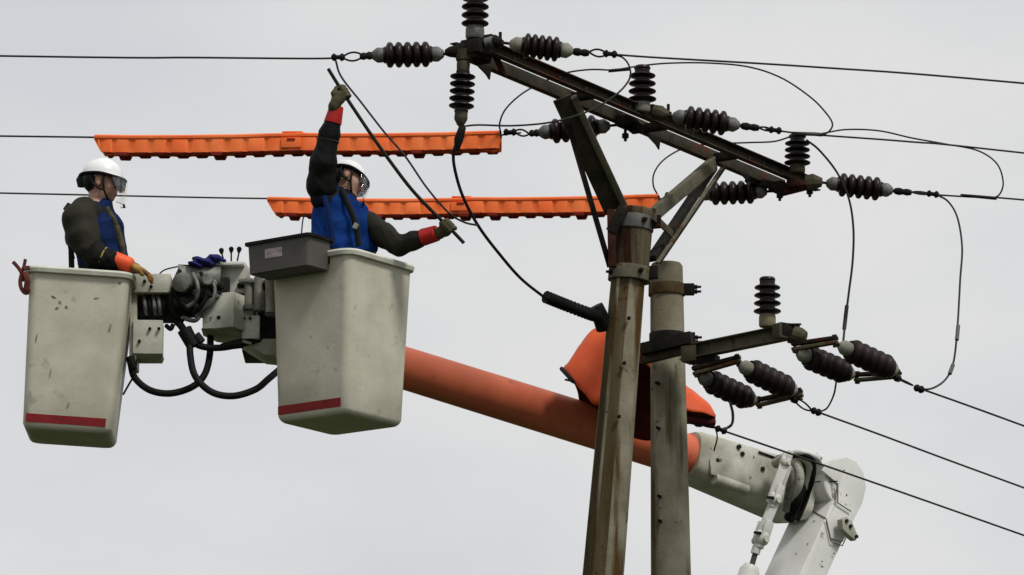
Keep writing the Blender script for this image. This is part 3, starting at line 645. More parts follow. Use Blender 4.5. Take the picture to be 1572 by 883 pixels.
# ------------------------------------------------------------------ orange line covers
def cover(label, x0, y0, x1, y1, hpx, Ya, Yb, endL=True, socket=False, grp='orange line covers over the wires'):
    A = P(x0, y0, Ya); B = P(x1, y1, Yb); X = (B-A).normalized(); Ln = (B-A).length
    Z = Vector((0, 0, 1)); Z = (Z - X*Z.dot(X)).normalized(); Yv = Z.cross(X); H = hpx*mpp(Ya)/math.cos(PITCH); W = .11
    o = thing('line_cover', A, label, 'line cover', grp)
    sgn_ = random.uniform(.006, .014)
    def pt(x, y, z): return A + X*x + Yv*(y + .004*math.sin(x*3+sgn_*900)) + Z*(z - sgn_*math.sin(math.pi*min(1, max(0, x/Ln))) + .0006*math.sin(x*19))
    # corrugated inverted U: stations along the length
    st = []; x = 0; npan = max(6, int(round(Ln/.118)))
    pw = Ln/npan
    for i in range(npan):
        s = i*pw
        for f, b in (((.0, 0), (.10, 0), (.26, 1), (.74, 1), (.90, 0)) if i % 4 else ((.0, 0), (.06, .1), (.20, 1.3), (.86, 1.3), (.96, 0))): st.append((s+f*pw, b))
    st.append((Ln, 0))
    st = sorted(set(st + [(.012*i, 0) for i in range(1, 5)])) if endL else st
    mb = MB(); vs = []; T = .007
    def prof(b, x, tin=0):
        e = .008*b; w = W/2 - tin; t = 0-tin
        cut = max(0, .055-x)*.0; 
        zb = -H
        if endL and x < .05: zb = -H*(.30 + .70*min(1, x/.045))
        return [(-w-e, zb), (-w-e, -H*.30-.004), (-w-.004, -H*.26), (-w-.012, -H*.22), (-w-.012, t-.012), (-w+.01, t), (w-.01, t), (w+.012, t-.012), (w+.012, -H*.22), (w+.004, -H*.26), (w+e, -H*.30-.004), (w+e, zb)]
    for s, b in st: 
        for q in prof(b, s): vs.append(pt(s, q[0], q[1]))
    n1 = len(st)*12
    for s, b in st:
        for q in prof(b, s, T): vs.append(pt(s, q[0], q[1]))
    fs = []
    for i in range(len(st)-1):
        for j in range(11):
            fs.append((i*12+j, i*12+j+1, (i+1)*12+j+1, (i+1)*12+j)); fs.append((n1+i*12+j, n1+(i+1)*12+j, n1+(i+1)*12+j+1, n1+i*12+j+1))
        for j in (0, 11): fs.append((i*12+j, (i+1)*12+j, n1+(i+1)*12+j, n1+i*12+j))
    for i in (0, len(st)-1):
        for j in range(11): fs.append((i*12+j, i*12+j+1, n1+i*12+j+1, n1+i*12+j))
    mb.add(vs, fs); mb.build('shell', 'cover', o)
    # bottom lips between the notches, both sides
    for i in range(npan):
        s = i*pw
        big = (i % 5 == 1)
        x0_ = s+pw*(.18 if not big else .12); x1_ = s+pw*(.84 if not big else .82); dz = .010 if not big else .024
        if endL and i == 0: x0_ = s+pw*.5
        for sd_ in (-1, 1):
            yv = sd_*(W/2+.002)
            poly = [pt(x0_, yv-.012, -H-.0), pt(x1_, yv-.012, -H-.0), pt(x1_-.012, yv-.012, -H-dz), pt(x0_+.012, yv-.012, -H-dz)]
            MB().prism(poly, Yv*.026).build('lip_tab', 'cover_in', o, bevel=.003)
    if socket:
        s0 = Ln-.14
        mbs = MB()
        for yy in (-1, 1): mbs.box(pt(s0+.06, yy*(W/2+.012), -H*.60), (.13, .014, H*.55), Matrix((X, Yv, Z)).transposed())
        mbs.box(pt(s0+.06, 0, .004), (.13, W*.9, .012), Matrix((X, Yv, Z)).transposed())
        mbs.build('joint_collar', 'cover', o, bevel=.005)
        for yy in (-1,):
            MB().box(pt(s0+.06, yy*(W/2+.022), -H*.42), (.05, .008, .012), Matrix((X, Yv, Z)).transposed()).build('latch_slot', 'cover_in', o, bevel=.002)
    return o
cover('upper orange line cover, left half, beginning above the white helmet', 148, 209, 470, 206, 28, YB+.47, YB+.28, True, True)
cover('upper orange line cover, right half, ending near the hanging insulator', 462, 206.5, 769, 203, 28, YB+.28, YB+.13, False, False)
cover('lower orange line cover, left half, behind the worker in the raised-arm pose', 413, 304.5, 728, 305, 25, YC+.6, YC+.43, True, True)
cover('lower orange line cover, right half, reaching behind the octagonal pole top', 720, 305, 1012, 300, 25, YC+.43, YC+.22, False, False)

# ------------------------------------------------------------------ orange hood behind the poles
YH = 30.95
ridge = [(872, 560, YH-.10), (890, 530, YH), (915, 504, YH), (950, 508, YH), (990, 535, YH), (1030, 575, YH), (1068, 603, YH), (1090, 622, YH), (1099, 639, YH-.02)]
fhem = [(864, 566, YH-.14), (876, 583, YH-.26), (897, 604, YH-.30), (918, 622, YH-.30), (948, 570, YH-.28), (985, 556, YH-.22), (1015, 585, YH-.24), (1045, 626, YH-.24), (1080, 634, YH-.18), (1098, 641, YH-.08)]
bhem = [(874, 572, YH+.02), (886, 600, YH+.2), (892, 621, YH+.28), (918, 634, YH+.3), (940, 655, YH+.3), (965, 670, YH+.3), (1004, 676, YH+.28), (1045, 652, YH+.25), (1080, 652, YH+.18), (1098, 646, YH+.06)]
def resample(l, n=46):
    q = spline(pts3(l), 12); acc = [0]
    for a_, b_ in zip(q, q[1:]): acc.append(acc[-1]+(b_-a_).length)
    o_ = []; k_ = 0
    for i in range(n):
        s_ = acc[-1]*i/(n-1)
        while k_ < len(q)-2 and acc[k_+1] < s_: k_ += 1
        o_.append(q[k_].lerp(q[k_+1], min(1, (s_-acc[k_])/max(1e-6, acc[k_+1]-acc[k_]))))
    return o_
R_, F_, B_ = resample(ridge), resample(fhem), resample(bhem)
hood = thing('insulating_hood', R_[20], 'orange insulating hood draped behind the two concrete poles, dark inside', 'hood')
vs = []; rows = []; NC = 12
for r, f, b in zip(R_, F_, B_):
    wr_ = len(rows)
    row = []
    for j in range(NC): 
        t = j/(NC-1); c = f.lerp(r, t); c += Vector((0, -.05, .05))*math.sin(math.pi*t)*.9*min(1, (f-r).length*2) + Vector((0, -1, .3))*.010*(abs(math.sin(wr_*.42+t*3.1+math.sin(wr_*.9)))**.6)*math.sin(math.pi*min(1, t*1.0)*.5+.4); row.append(c)
    for j in range(1, NC):
        t = j/(NC-1); c = r.lerp(b, t); c += Vector((0, .05, .05))*math.sin(math.pi*t)*min(1, (b-r).length*2); row.append(c)
    rows.append(row)
m_ = len(rows[0]); vs = [p for r in rows for p in r]; fs = []
for i in range(len(rows)-1):
    for j in range(m_-1): fs.append((i*m_+j, i*m_+j+1, (i+1)*m_+j+1, (i+1)*m_+j))
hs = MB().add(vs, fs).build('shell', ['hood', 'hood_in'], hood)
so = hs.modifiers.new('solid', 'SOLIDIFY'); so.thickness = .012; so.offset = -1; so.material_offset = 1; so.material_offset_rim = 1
MB().tube(pts3([(862, 566, YH-.15), (872, 577, YH-.27), (880, 586, YH-.30)]), .014, 8).build('hem_rope', 'black', hood)
MB().tube(pts3([(868, 583, YH-.25), (878, 585, YH-.3), (884, 590, YH-.3)]), .007, 6).build('hem_rope', 'black', hood)
MB().tube(spline(pts3([(1040, 640, YH-.2), (1070, 646, YH-.1), (1096, 648, YH-.05)]), 5), .030, 10).build('dead_end_clamp', 'hood_in', hood)
# ------------------------------------------------------------------ aerial lift: boom, platform mount and the two buckets
BT = P(440, 509, 29.7); BE = P(1052, 699, 31.9)
HB = BE-BT; HB.z = 0; HB.normalize(); NB = Vector((HB.y, -HB.x, 0))       # NB: towards the camera and right
lift = thing('aerial_lift', P(1290, 740, 32.3), 'bucket lift with an orange and white boom carrying two off-white buckets', 'aerial lift')
MB().tube([BT, BT.lerp(BE, .5), BE], [.128, .135, .142], 36).build('boom', 'boom_orange', lift)
bd = (BE-BT).normalized()
MB().lathe([(.142, -.0), (.150, .006), (.150, .026), (.145, .03)], BE, bd, 36).build('boom_collar', 'red_ring', lift, bevel=.003)
# white upper boom section, rounded box
WE = P(1212, 757, 32.42); wd = (WE-BE).normalized()
def rrect(c, ux, uz, wx, wz, r, n=5):
    out_ = []
    for sx, sz, a0 in ((1, 1, 0), (-1, 1, 90), (-1, -1, 180), (1, -1, 270)):
        for i in range(n+1):
            a = math.radians(a0 + 90*i/n); out_.append(c + ux*(sx*(wx-r)+r*math.cos(a)) + uz*(sz*(wz-r)+r*math.sin(a)))
    return out_
def loft(mb, rings, mi=0):
    b = len(mb.v); n = len(rings[0]); vs = [p for r in rings for p in r]; fs = []
    for i in range(len(rings)-1):
        for j in range(n): fs.append((i*n+j, i*n+(j+1) % n, (i+1)*n+(j+1) % n, (i+1)*n+j))
    fs.append(tuple(range(n))[::-1]); fs.append(tuple((len(rings)-1)*n+j for j in range(n))); return mb.add(vs, fs, mi)
ux = wd.cross(Vector((0, 0, 1))).normalized(); uz = ux.cross(wd).normalized()
loft(MB(), [rrect(BE+wd*.0, ux, uz, .155, .150, .10), rrect(BE+wd*.03, ux, uz, .165, .160, .10), rrect(BE+wd*.35, ux, uz, .17, .175, .10), rrect(WE, ux, uz, .17, .20, .09), rrect(WE+wd*.10, ux, uz, .15, .17, .09)]).build('upper_boom_section', 'white_dirty', lift, bevel=.003)
so_ = BE + ux*.168      # a point of the side face towards the camera
def side(l, off=0, o=None, nn=None): return [PN(x, y, (o or so_)+(nn or ux)*off, nn or ux) for x, y in l]
if ux.y > 0: ux = -ux; so_ = BE + ux*.168
MB().prism(side([(1096, 697), (1138, 708), (1149, 717), (1150, 740), (1146, 746), (1092, 728), (1090, 706)], .012), -ux*.03)  .build('side_cover', 'white_dirty', lift, bevel=.007)
MB().tube(side([(1096, 735), (1146, 753)], .0), .036, 14).build('side_tube', 'white_dirty', lift)
MB().tube(side([(1165, 694), (1190, 703), (1206, 707)], .0), .008, 6).build('seam_rod', 'rubber', lift)
for x, y in ((1139, 697), (1100, 707), (1134, 686), (1170, 720)): MB().lathe([(.016, -.004), (.016, .012), (.008, .014)], side([(x, y)], .0)[0], ux, 8).build('bolt', 'dark', lift)
# knuckle and lower boom
KO = P(1290, 745, 32.35); KN = NB
kp = [(1268, 794), (1280, 765), (1276, 735), (1262, 712), (1278, 703), (1300, 703), (1314, 710), (1324, 726), (1328, 745), (1324, 766), (1311, 794), (1270, 883), (1100, 1252), (1057, 1252), (1227, 883)]
o = MB().prism([PN(x, y, KO, KN) for x, y in kp], -KN*.36).build('lower_boom', 'white', lift, bevel=.012)
kp2 = [(1262, 722), (1275, 707), (1300, 702), (1315, 709), (1326, 727), (1330, 748), (1324, 772), (1310, 800), (1294, 832), (1276, 826), (1270, 800), (1284, 775), (1286, 742)]
MB().prism([PN(x, y, KO+KN*.014, KN) for x, y in kp2], -KN*.0135).build('knuckle_plate', 'white', lift, bevel=.004)
nf = KN.cross(PN(1227, 883, KO, KN)-PN(1268, 794, KO, KN)).normalized(); nf = -nf if nf.y > 0 else nf; of_ = PN(1268, 794, KO, KN)+nf*.003
def seam(l, o, n, r=.0045): MB().tube([PN(x, y, o, n) for x, y in l], r, 6).build('weld_seam', 'grime', lift)
seam([(1229, 774), (1250, 786), (1267, 795)], of_, nf); seam([(1236, 752), (1250, 758), (1262, 764)], of_, nf, .003)
seam([(1268, 796), (1276, 832), (1293, 838), (1304, 814)], KO+KN*.016, KN, .004)
for x, y, r in ((1250, 800, .008), (1240, 835, .007), (1262, 870, .010), (1222, 850, .006)): MB().lathe([(r, 0), (r*.8, .002)], PN(x, y, of_, nf), nf, 7).build('paint_chip', 'grime', lift)
for x, y, r in ((1262, 726, .007), (1296, 722, .006), (1300, 760, .007), (1280, 850, .008), (1262, 862, .007)): MB().lathe([(r, 0), (r*.8, .002)], PN(x, y, KO+KN*.016, KN), KN, 7).build('paint_chip', 'grime', lift)
MB().tube([PN(1286, 742, KO+KN*.03, KN), PN(1286, 772, KO+KN*.03, KN), PN(1306, 785, KO+KN*.03, KN)], .005, 6).build('weld_seam', 'grime', lift)
MB().tube([PN(1240, 741, KO-KN*.10, KN), PN(1262, 739, KO-KN*.05, KN), PN(1286, 739, KO+KN*.032, KN)], .004, 6).build('seam_rod', 'rubber', lift)
MB().lathe([(.135, 0), (.145, .01), (.145, .44), (.135, .45)], PN(1290, 744, KO-KN*.012, KN)-KN*.45, KN, 32).build('knuckle_barrel', 'white', lift, bevel=.003)
# left flank plates
fk = KO-KN*.362
MB().prism([PN(x, y, KO-KN*.02, -HB) for x, y in ()] or [PN(x, y, KO+Vector((0, 0, 0))-HB*.02, HB) for x, y in ((1240, 722), (1262, 705), (1272, 712), (1280, 745), (1268, 790), (1247, 778), (1229, 768))], -HB*.012).build('flank_plate', 'white', lift, bevel=.004)
fl = [PN(x, y, KO+KN*.10, KN) for x, y in ((1293, 797), (1300, 793), (1308, 800), (1317, 822), (1314, 830), (1302, 820), (1294, 812))]
MB().prism(fl, -KN*.05).build('lug_plate', 'white_dirty', lift, bevel=.004)
for x, y in ((1299, 800), (1305, 808), (1314, 824)): MB().lathe([(.013, 0), (.013, .012)], PN(x, y, KO+KN*.10, KN), KN, 8).build('bolt', 'dark', lift)
MB().tube(pts3([(1243, 706, 32.1), (1256, 700, 32.1), (1263, 703, 32.1)]), .022, 10).build('top_lug', 'white', lift)
# hose bundle over the joint
hb = [([(1196, 708, 32.0), (1215, 702, 31.9), (1235, 712, 31.9), (1236, 738, 31.9), (1222, 770, 31.9), (1212, 796, 32.0)], .040, 'rubber'),
      ([(1190, 712, 31.95), (1208, 703, 31.85), (1224, 715, 31.8), (1226, 742, 31.82), (1212, 768, 31.9)], .033, 'white_dirty'),
      ([(1200, 706, 31.9), (1222, 700, 31.8), (1240, 708, 31.8), (1244, 728, 31.85), (1236, 752, 31.9)], .030, 'white_dirty'),
      ([(1198, 720, 31.85), (1210, 716, 31.78), (1214, 732, 31.78), (1210, 760, 31.85), (1206, 785, 31.9)], .026, 'machine'),
      ([(1215, 700, 31.8), (1238, 700, 31.75), (1249, 712, 31.8), (1246, 740, 31.85), (1232, 775, 31.95), (1216, 797, 32.0)], .018, 'rubber'),
      ([(1200, 700, 31.82), (1228, 694, 31.75), (1252, 702, 31.8), (1258, 712, 31.9)], .020, 'white')]
for p_, r_, m_2 in hb: MB().tube(spline(pts3(p_), 7), r_, 12).build('hydraulic_hose', m_2, lift)
MB().tube(spline(pts3([(1232, 725, 32.0), (1232, 755, 32.05), (1216, 796, 32.1)]), 6), .055, 12).build('hose_cover', 'rubber', lift)
# leveling linkage and cylinder
YK = 31.6
def lk(a, b, r, m='white', nm='link'): MB().bar(P(*a), P(*b), r*1.3, r*2, (1, 0, 0)).build(nm, m, lift, bevel=.010)
lk((1205, 712, YK), (1184, 768, YK), .031); lk((1190, 768, YK), (1166, 828, YK), .034)
lk((1212, 715, YK+.06), (1192, 770, YK+.06), .02, 'white_dirty')
for x, y, r in ((1205, 711, .036), (1188, 768, .046), (1168, 828, .054)):
    ld = P(1168, 828, YK)-P(1205, 712, YK); ld.normalize()
    MB().lathe([(r*.55, -r*1.05), (r*.9, -r*.75), (r, -r*.2), (r*.92, r*.35), (r*.62, r*.7), (r*.66, r*1.0), (r*.5, r*1.1)], P(x, y, YK), ld, 18).build('joint', 'white', lift)
    cr_ = NB.cross(ld).normalized()
    MB().lathe([(r*.42, -r*1.15), (r*.46, -r*1.1), (r*.46, r*1.1), (r*.42, r*1.15)], P(x, y, YK)+ld*r*.1, NB, 14).build('pin', 'white_dirty', lift)
    for s_ in (-1, 1): MB().box(P(x, y, YK)-ld*r*1.1+NB*s_*r*.6, (r*.35, r*1.3, r*2.2), Matrix((NB, cr_, ld)).transposed()).build('fork', 'white', lift, bevel=.005)
for x, y in ((1183, 764), (1163, 818)): MB().box(P(x, y, YK-.055), (.05, .02, .016), RY(5)).build('joint_slot', 'rubber', lift, bevel=.003)
MB().tube(pts3([(1168, 825, YK), (1160, 848, YK), (1153, 872, YK)]), .018, 12).build('piston_rod', 'galv', lift)
MB().tube(pts3([(1162, 840, YK), (1159, 850, YK)]), .030, 14).build('rod_gland', 'white', lift)
MB().tube(pts3([(1154, 868, YK), (1151, 876, YK), (1062, 1150, YK)]), [.045, .066, .066], 22).build('cylinder', 'white', lift)

# buckets -------------------------------------------------------------
def bucket(rim_c, yaw, roll, pitch, H, wt, wb, label, stripe, rope=False):
    R = RZ(yaw) if not roll else Matrix.Rotation(math.radians(roll), 3, Vector((0, 1, 0))) @ RZ(yaw)
    R = Matrix.Rotation(math.radians(pitch), 3, Vector((1, 0, 0))) @ R
    def T(x, y, z): return rim_c + R @ Vector((x, y, z))
    X, Yv, Z = R.col[0], R.col[1], R.col[2]
    def ring(z, w, r): return rrect(T(0, 0, z), X, Yv, w/2, w/2, r, 6)
    def wz(z): return wb + (wt-wb)*(z+H)/H
    mb = MB(); rings = [ring(-H, wb-.08, .04), ring(-H+.004, wb-.045, .045), ring(-H+.015, wb-.018, .05), ring(-H+.036, wz(-H+.036), .052)]
    rings += [ring(z, wz(z), .055) for z in (-H*.75, -H*.5, -H*.25, -.08)] + [ring(0, wt, .060)]
    rings += [ring(0, wt-.02, .066), ring(-H+.06, wb-.03, .06), ring(-H+.05, wb-.06, .05)]
    loft(mb, rings); b = mb.build('bucket', 'fibre', lift, label=label)
    lipo = MB(); lipo_r = [ring(-.030, wt+.004, .076), ring(-.028, wt+.045, .09), ring(-.006, wt+.058, .096), ring(.006, wt+.045, .09), ring(.008, wt-.01, .066), ring(-.02, wt-.028, .06)]
    bb = lipo; n = len(lipo_r[0]); vs = [p for r in lipo_r for p in r]; fs = []
    for i in range(6):
        for j in range(n): fs.append((i % 6*n+j, i % 6*n+(j+1) % n, (i+1) % 6*n+(j+1) % n, (i+1) % 6*n+j))
    lipo.add(vs, fs).build('rim', 'fibre_rim', b)
    x0, x1, z0, z1 = stripe[1:5]
    dirs = {'front': (X, -Yv), 'left': (Yv*-1, -X)}[stripe[0]]
    mb = MB(); t = .0035; nseg = 6; vs = []; fs = []
    for i in range(nseg+1):
        x = x0+(x1-x0)*i/nseg
        for z in (z0, z1): 
            for o_ in (.0006, t): vs.append(T(0, 0, z) + dirs[0]*x + dirs[1]*(wz(z)/2+o_))
    for i in range(nseg):
        a = i*4; c = a+4; fs += [(a+1, c+1, c+3, a+3), (a, a+2, c+2, c), (a, c, c+1, a+1), (a+2, a+3, c+3, c+2)]
    fs += [(0, 1, 3, 2), (nseg*4, nseg*4+2, nseg*4+3, nseg*4+1)]
    mb.add(vs, fs).build('red_stripe', 'stripe', b, smooth=False)
    return b, T, R
YBK1 = 28.5
rc1 = P(121, 414, YBK1) + Vector((0, .31, 0))
B1, T1, R1 = bucket(rc1, 1, 3.8, 0, .955, .595, .520, 'left off-white bucket with a red stripe near its base', ('front', -.243, .225, -.918, -.868))
rc2 = P(521.5, 381, 28.27) + Vector((0, .44, 0))
B2, T2, R2 = bucket(rc2, 53, 0.4, 0, .965, .608, .540, 'right off-white bucket turned corner-on, with a red stripe', ('left', -.245, .225, -.922, -.870))
# scuff marks on the fibreglass
def scuff(b, T, w, face, marks):
    for (x, z, l, a, th_) in marks:
        def q(xx, zz, o_):
            wz = w[1] + (w[0]-w[1])*(zz+1)/1
            return T(xx, -wz/2-o_, zz) if face == 'front' else (T(-wz/2-o_, -xx, zz) if face == 'left' else T(wz/2+o_, xx, zz))
        ca, sa_ = math.cos(a), math.sin(a); p = []
        for u, v in ((-.5, -.3), (-.1, -.5), (.5, -.2), (.45, .3), (.0, .5), (-.45, .35)):
            dx, dz = u*l, v*th_; p.append((x+dx*ca-dz*sa_, z+dx*sa_+dz*ca))
        vs = [q(xx, zz, .0003) for xx, zz in p] + [q(xx, zz, .0016) for xx, zz in p]; k_ = 6
        MB().add(vs, [tuple(range(k_)), tuple(range(2*k_-1, k_-1, -1))]+[(i, i+k_, (i+1) % k_+k_, (i+1) % k_) for i in range(k_)]).build('scuff_mark', 'grime', b, smooth=False)
scuff(B1, T1, (.595, .535), 'front', [(.205, -.33, .045, 1.4, .012), (-.14, -.17, .03, -.5, .010), (-.10, -.20, .02, -.9, .012), (-.115, -.235, .02, .3, .012), (-.06, -.225, .018, -.7, .014), (.0, -.80, .03, 1.6, .008), (.11, -.16, .03, .2, .007), (.24, -.06, .018, .2, .016), (-.22, -.42, .05, 1.5, .006), (-.12, -.62, .06, 1.5, .004)])
scuff(B2, T2, (.585, .525), 'right', [(-.01, -.38, .022, .8, .012), (-.10, -.52, .014, 0, .012), (.18, -.74, .030, .2, .014), (.15, -.735, .014, .4, .01), (.02, -.17, .10, -.1, .006)])
scuff(B2, T2, (.585, .525), 'left', [(-.07, -.345, .05, .5, .010), (.02, -.28, .03, .6, .008), (.06, -.40, .016, 1.3, .006), (-.16, -.6, .05, 1.5, .005)])

# platform mount between the buckets
mt = bpy.data.objects.new('platform_mount', None); COL.objects.link(mt); mt.parent = lift; mt.location = P(320, 470, 29.0)-Vector(lift.location)
def mbx(nm, m, x0, y0, x1, y1, Y, d, yaw=0, roll=0, bev=.008): return pbox(MB(), x0, y0, x1, y1, Y, d, yaw, roll).build(nm, m, mt, bevel=bev)
mbx('mounting_plate', 'white_dirty', 203, 420, 262, 449, 28.78, .30)
mbx('mounting_plate', 'white_dirty', 199, 424, 210, 560, 28.82, .26)
mbx('bracket_box', 'dark', 209, 447, 264, 486, 28.86, .2)
mbx('bracket_box', 'white_dirty', 204, 491, 250, 543, 28.80, .22, 3)
MB().prism([P(204, 543, 28.81), P(249, 541, 28.81), P(246, 548, 28.85), P(206, 548, 28.85)], (0, .2, 0)).build('bracket_box', 'white_dirty', mt, bevel=.004)
for x, y in ((230, 505), (244, 505), (214, 524), (222, 432), (232, 440)): MB().lathe([(.010, -.004), (.010, .010), (.005, .012)], P(x, y, 28.79 if y > 460 else 28.775), (0, -1, 0), 8).build('bolt', 'rubber', mt)
for i, x in enumerate((222, 229, 236, 244, 251)):
    MB().tube(spline(pts3([(x-2, 454, 28.84), (x, 462, 28.82), (x+1, 473, 28.82), (x+3, 482, 28.86)]), 5), .012, 8).build('hydraulic_hose', ('machine', 'rubber', 'cap', 'machine', 'rubber')[i], mt)
MB().tube(pts3([(262, 465, 28.95), (345, 468, 28.98)]), .085, 20).build('rotary_actuator', 'dark', mt)
MB().tube(pts3([(272, 425, 28.88), (338, 430, 28.9)]), [.075, .085], 20).build('motor_housing', 'machine', mt)
MB().lathe([(.02, -.02), (.045, -.015), (.055, .0), (.058, .05), (.04, .06)], P(283, 436, 28.76), (-.35, -1, 0), 20).build('motor_flange', 'machine', mt)
MB().lathe([(.02, -.02), (.034, -.015), (.036, .05), (.03, .06)], P(316, 432, 28.76), (.2, -1, 0), 18).build('motor_cap', 'machine', mt)
mbx('control_block', 'dark', 306, 425, 352, 462, 28.84, .18)
for x, y, r, m in ((327, 436, .024, 'machine'), (340, 440, .020, 'dark'), (318, 452, .022, 'dark'), (333, 455, .018, 'machine'), (300, 452, .026, 'machine')):
    MB().lathe([(r, -.03), (r, .03), (r*.6, .04), (r*.6, .05)], P(x, y, 28.8), (.1, -1, -.1), 12).build('fitting', m, mt)
for p_, r_, m_2 in (([(268, 440, 28.8), (262, 460, 28.78), (266, 480, 28.8), (280, 495, 28.84)], .016, 'rubber'), ([(276, 415, 28.78), (268, 435, 28.76), (272, 458, 28.76), (290, 476, 28.78)], .014, 'rubber'),
                    ([(296, 420, 28.75), (304, 440, 28.72), (300, 462, 28.74), (286, 472, 28.78)], .013, 'machine'), ([(308, 418, 28.76), (318, 440, 28.74), (312, 466, 28.74), (296, 480, 28.78)], .012, 'rubber'),
                    ([(320, 420, 28.78), (330, 445, 28.75), (322, 468, 28.76), (300, 486, 28.8)], .011, 'machine'), ([(346, 444, 28.8), (330, 452, 28.76), (310, 456, 28.76), (290, 450, 28.78)], .013, 'rubber'),
                    ([(280, 488, 28.82), (300, 492, 28.8), (308, 478, 28.8), (300, 468, 28.8)], .014, 'machine'), ([(262, 486, 28.84), (276, 498, 28.84), (286, 512, 28.84), (296, 518, 28.84)], .022, 'rubber'),
                    ([(255, 500, 28.86), (262, 505, 28.84), (266, 498, 28.84)], .014, 'rubber')):
    MB().tube(spline(pts3(p_), 7), r_, 10).build('hydraulic_hose', m_2, mt)
mbx('control_box', 'white_dirty', 333, 402, 376, 450, 28.92, .22, -6)
mbx('control_box', 'white', 318, 401, 374, 407, 28.86, .24, -6)
mbx('control_panel', 'dark', 322, 406, 338, 428, 28.90, .10)
mbx('gearbox', 'white_dirty', 307, 450, 362, 504, 28.78, .34, -26)
MB().prism([P(308, 504, 28.78), P(356, 503, 28.80), P(392, 522, 28.95), P(330, 514, 28.85)], (0, .22, 0)).build('gearbox_base', 'white_dirty', mt, bevel=.006)
mbx('gearbox_flank', 'machine', 358, 432, 392, 500, 28.96, .25, -10)
MB().lathe([(.02, -.01), (.02, .014), (.012, .015), (.012, .03)], P(338, 489, 28.80), (-.3, -1, 0), 10).build('drain_plug', 'rubber', mt)
MB().tube(pts3([(382, 428, 28.86), (382, 470, 28.86)]), .026, 16).build('spring_canister', 'cap_pale', mt)
MB().tube(pts3([(397, 426, 28.84), (397, 472, 28.84)]), .028, 16).build('spring_canister', 'cap_pale', mt)
MB().tube(pts3([(415, 424, 28.80), (415, 480, 28.80)]), .030, 16).build('spring_canister', 'cap_pale', mt)
for x, y in ((382, 472), (397, 474), (415, 482)): MB().lathe([(.034, -.012), (.034, .012), (.018, .02)], P(x, y, 28.84), (0, 0, -1), 14).build('canister_foot', 'machine', mt)
mbx('support_bar', 'machine', 366, 428, 424, 434, 28.82, .14, 0, 2)
mbx('support_bar', 'rubber', 364, 434, 420, 441, 28.88, .10)
mbx('side_plate', 'white_dirty', 371, 484, 398, 520, 28.86, .04, -4)
for x, y in ((375, 489), (384, 489)): MB().lathe([(.009, -.004), (.009, .010)], P(x, y, 28.86), (0, -1, 0), 8).build('bolt', 'rubber', mt)
mbx('inner_frame', 'dark', 394, 470, 424, 535, 29.0, .3)
MB().prism([P(366, 520, 28.90), P(424, 520, 28.95), P(424, 546, 29.0), P(405, 544, 28.95)], (0, .3, 0)).build('frame_base', 'white_dirty', mt, bevel=.006)
mbx('boom_tip_frame', 'dark', 372, 440, 440, 540, 29.2, .35)
for x, dx in ((344, -4), (355, 0), (364, 3)):
    lv = MB().tube(pts3([(x, 402, 28.9), (x+dx, 387, 28.9)]), .005, 8).build('control_lever', 'steel_dark', mt)
for x, y in ((340, 386), (355, 384), (367, 384)):
    MB().lathe([(.006, -.018), (.013, -.004), (.016, .010), (.008, .020)], P(x, y, 28.9), (.1*(x-353)/12, 0, 1), 12).build('lever_knob', 'rubber', mt)
MB().tube(spline(pts3([(239, 448, 28.84), (240, 430, 28.84), (250, 416, 28.84), (270, 410, 28.84), (292, 407, 28.84)]), 8), .0045, 6).build('control_cable', 'rubber', mt)
# hoses drooping below
H1 = [([(200, 556, 28.9), (207, 580, 28.85), (230, 599, 28.8), (262, 604, 28.78), (295, 594, 28.78), (314, 575, 28.8), (322, 545, 28.85), (323, 508, 28.95)], .0205),
      ([(292, 510, 28.8), (292, 545, 28.74), (300, 578, 28.7), (325, 602, 28.68), (358, 608, 28.68), (392, 598, 28.72), (412, 582, 28.85), (432, 565, 29.1)], .0205),
      ([(290, 522, 28.8), (310, 532, 28.78), (338, 534, 28.8), (372, 528, 28.84), (400, 520, 28.95)], .020)]
for p_, r_ in H1: MB().tube(spline(pts3(p_), 10), r_, 14).build('hydraulic_hose', 'rubber', mt)
MB().tube(pts3([(283, 506, 28.78), (297, 532, 28.78)]), [.045, .040], 14).build('hose_coupling', 'rubber', mt)
MB().tube(pts3([(300, 515, 28.78), (310, 526, 28.78)]), [.030, .026], 12).build('hose_coupling', 'dark', mt)
MB().tube(pts3([(340, 533, 28.79), (372, 527, 28.83)]), [.022, .030], 12).build('hose_coupling', 'rubber', mt)
MB().tube(pts3([(372, 524, 28.80), (386, 528, 28.80)]), .008, 8).build('fitting', 'cap_pale', mt)
MB().tube(spline(pts3([(210, 552, 28.8), (206, 575, 28.8), (198, 590, 28.82), (189, 606, 28.85)]), 6), .006, 6).build('control_cable', 'rubber', mt)
MB().tube(pts3([(199, 548, 28.8), (205, 566, 28.8)]), [.028, .022], 10).build('hose_coupling', 'rubber', mt)

# things resting on the lift
V_, F2_ = sdf_mesh([El(P(312, 402, 28.84), (.075, .06, .022), RY(18)), El(P(328, 396, 28.84), (.04, .04, .022)), Cp(P(332, 396, 28.84), P(345, 400, 28.84), .02, .01), El(P(300, 407, 28.82), (.05, .05, .014), RY(20))], .006, .02, 0, folds(.005, 60))
me = bpy.data.meshes.new('blue_rag'); l0 = P(318, 400, 28.84); me.from_pydata((V_-np.array(l0)).tolist(), [], F2_.tolist()); me.materials.append(M['blue_cloth']); me.polygons.foreach_set('use_smooth', [True]*len(me.polygons))
o = bpy.data.objects.new('rag', me); COL.objects.link(o); o.location = l0; props(o, 'crumpled dark blue cloth lying on the machinery between the buckets', 'cloth')

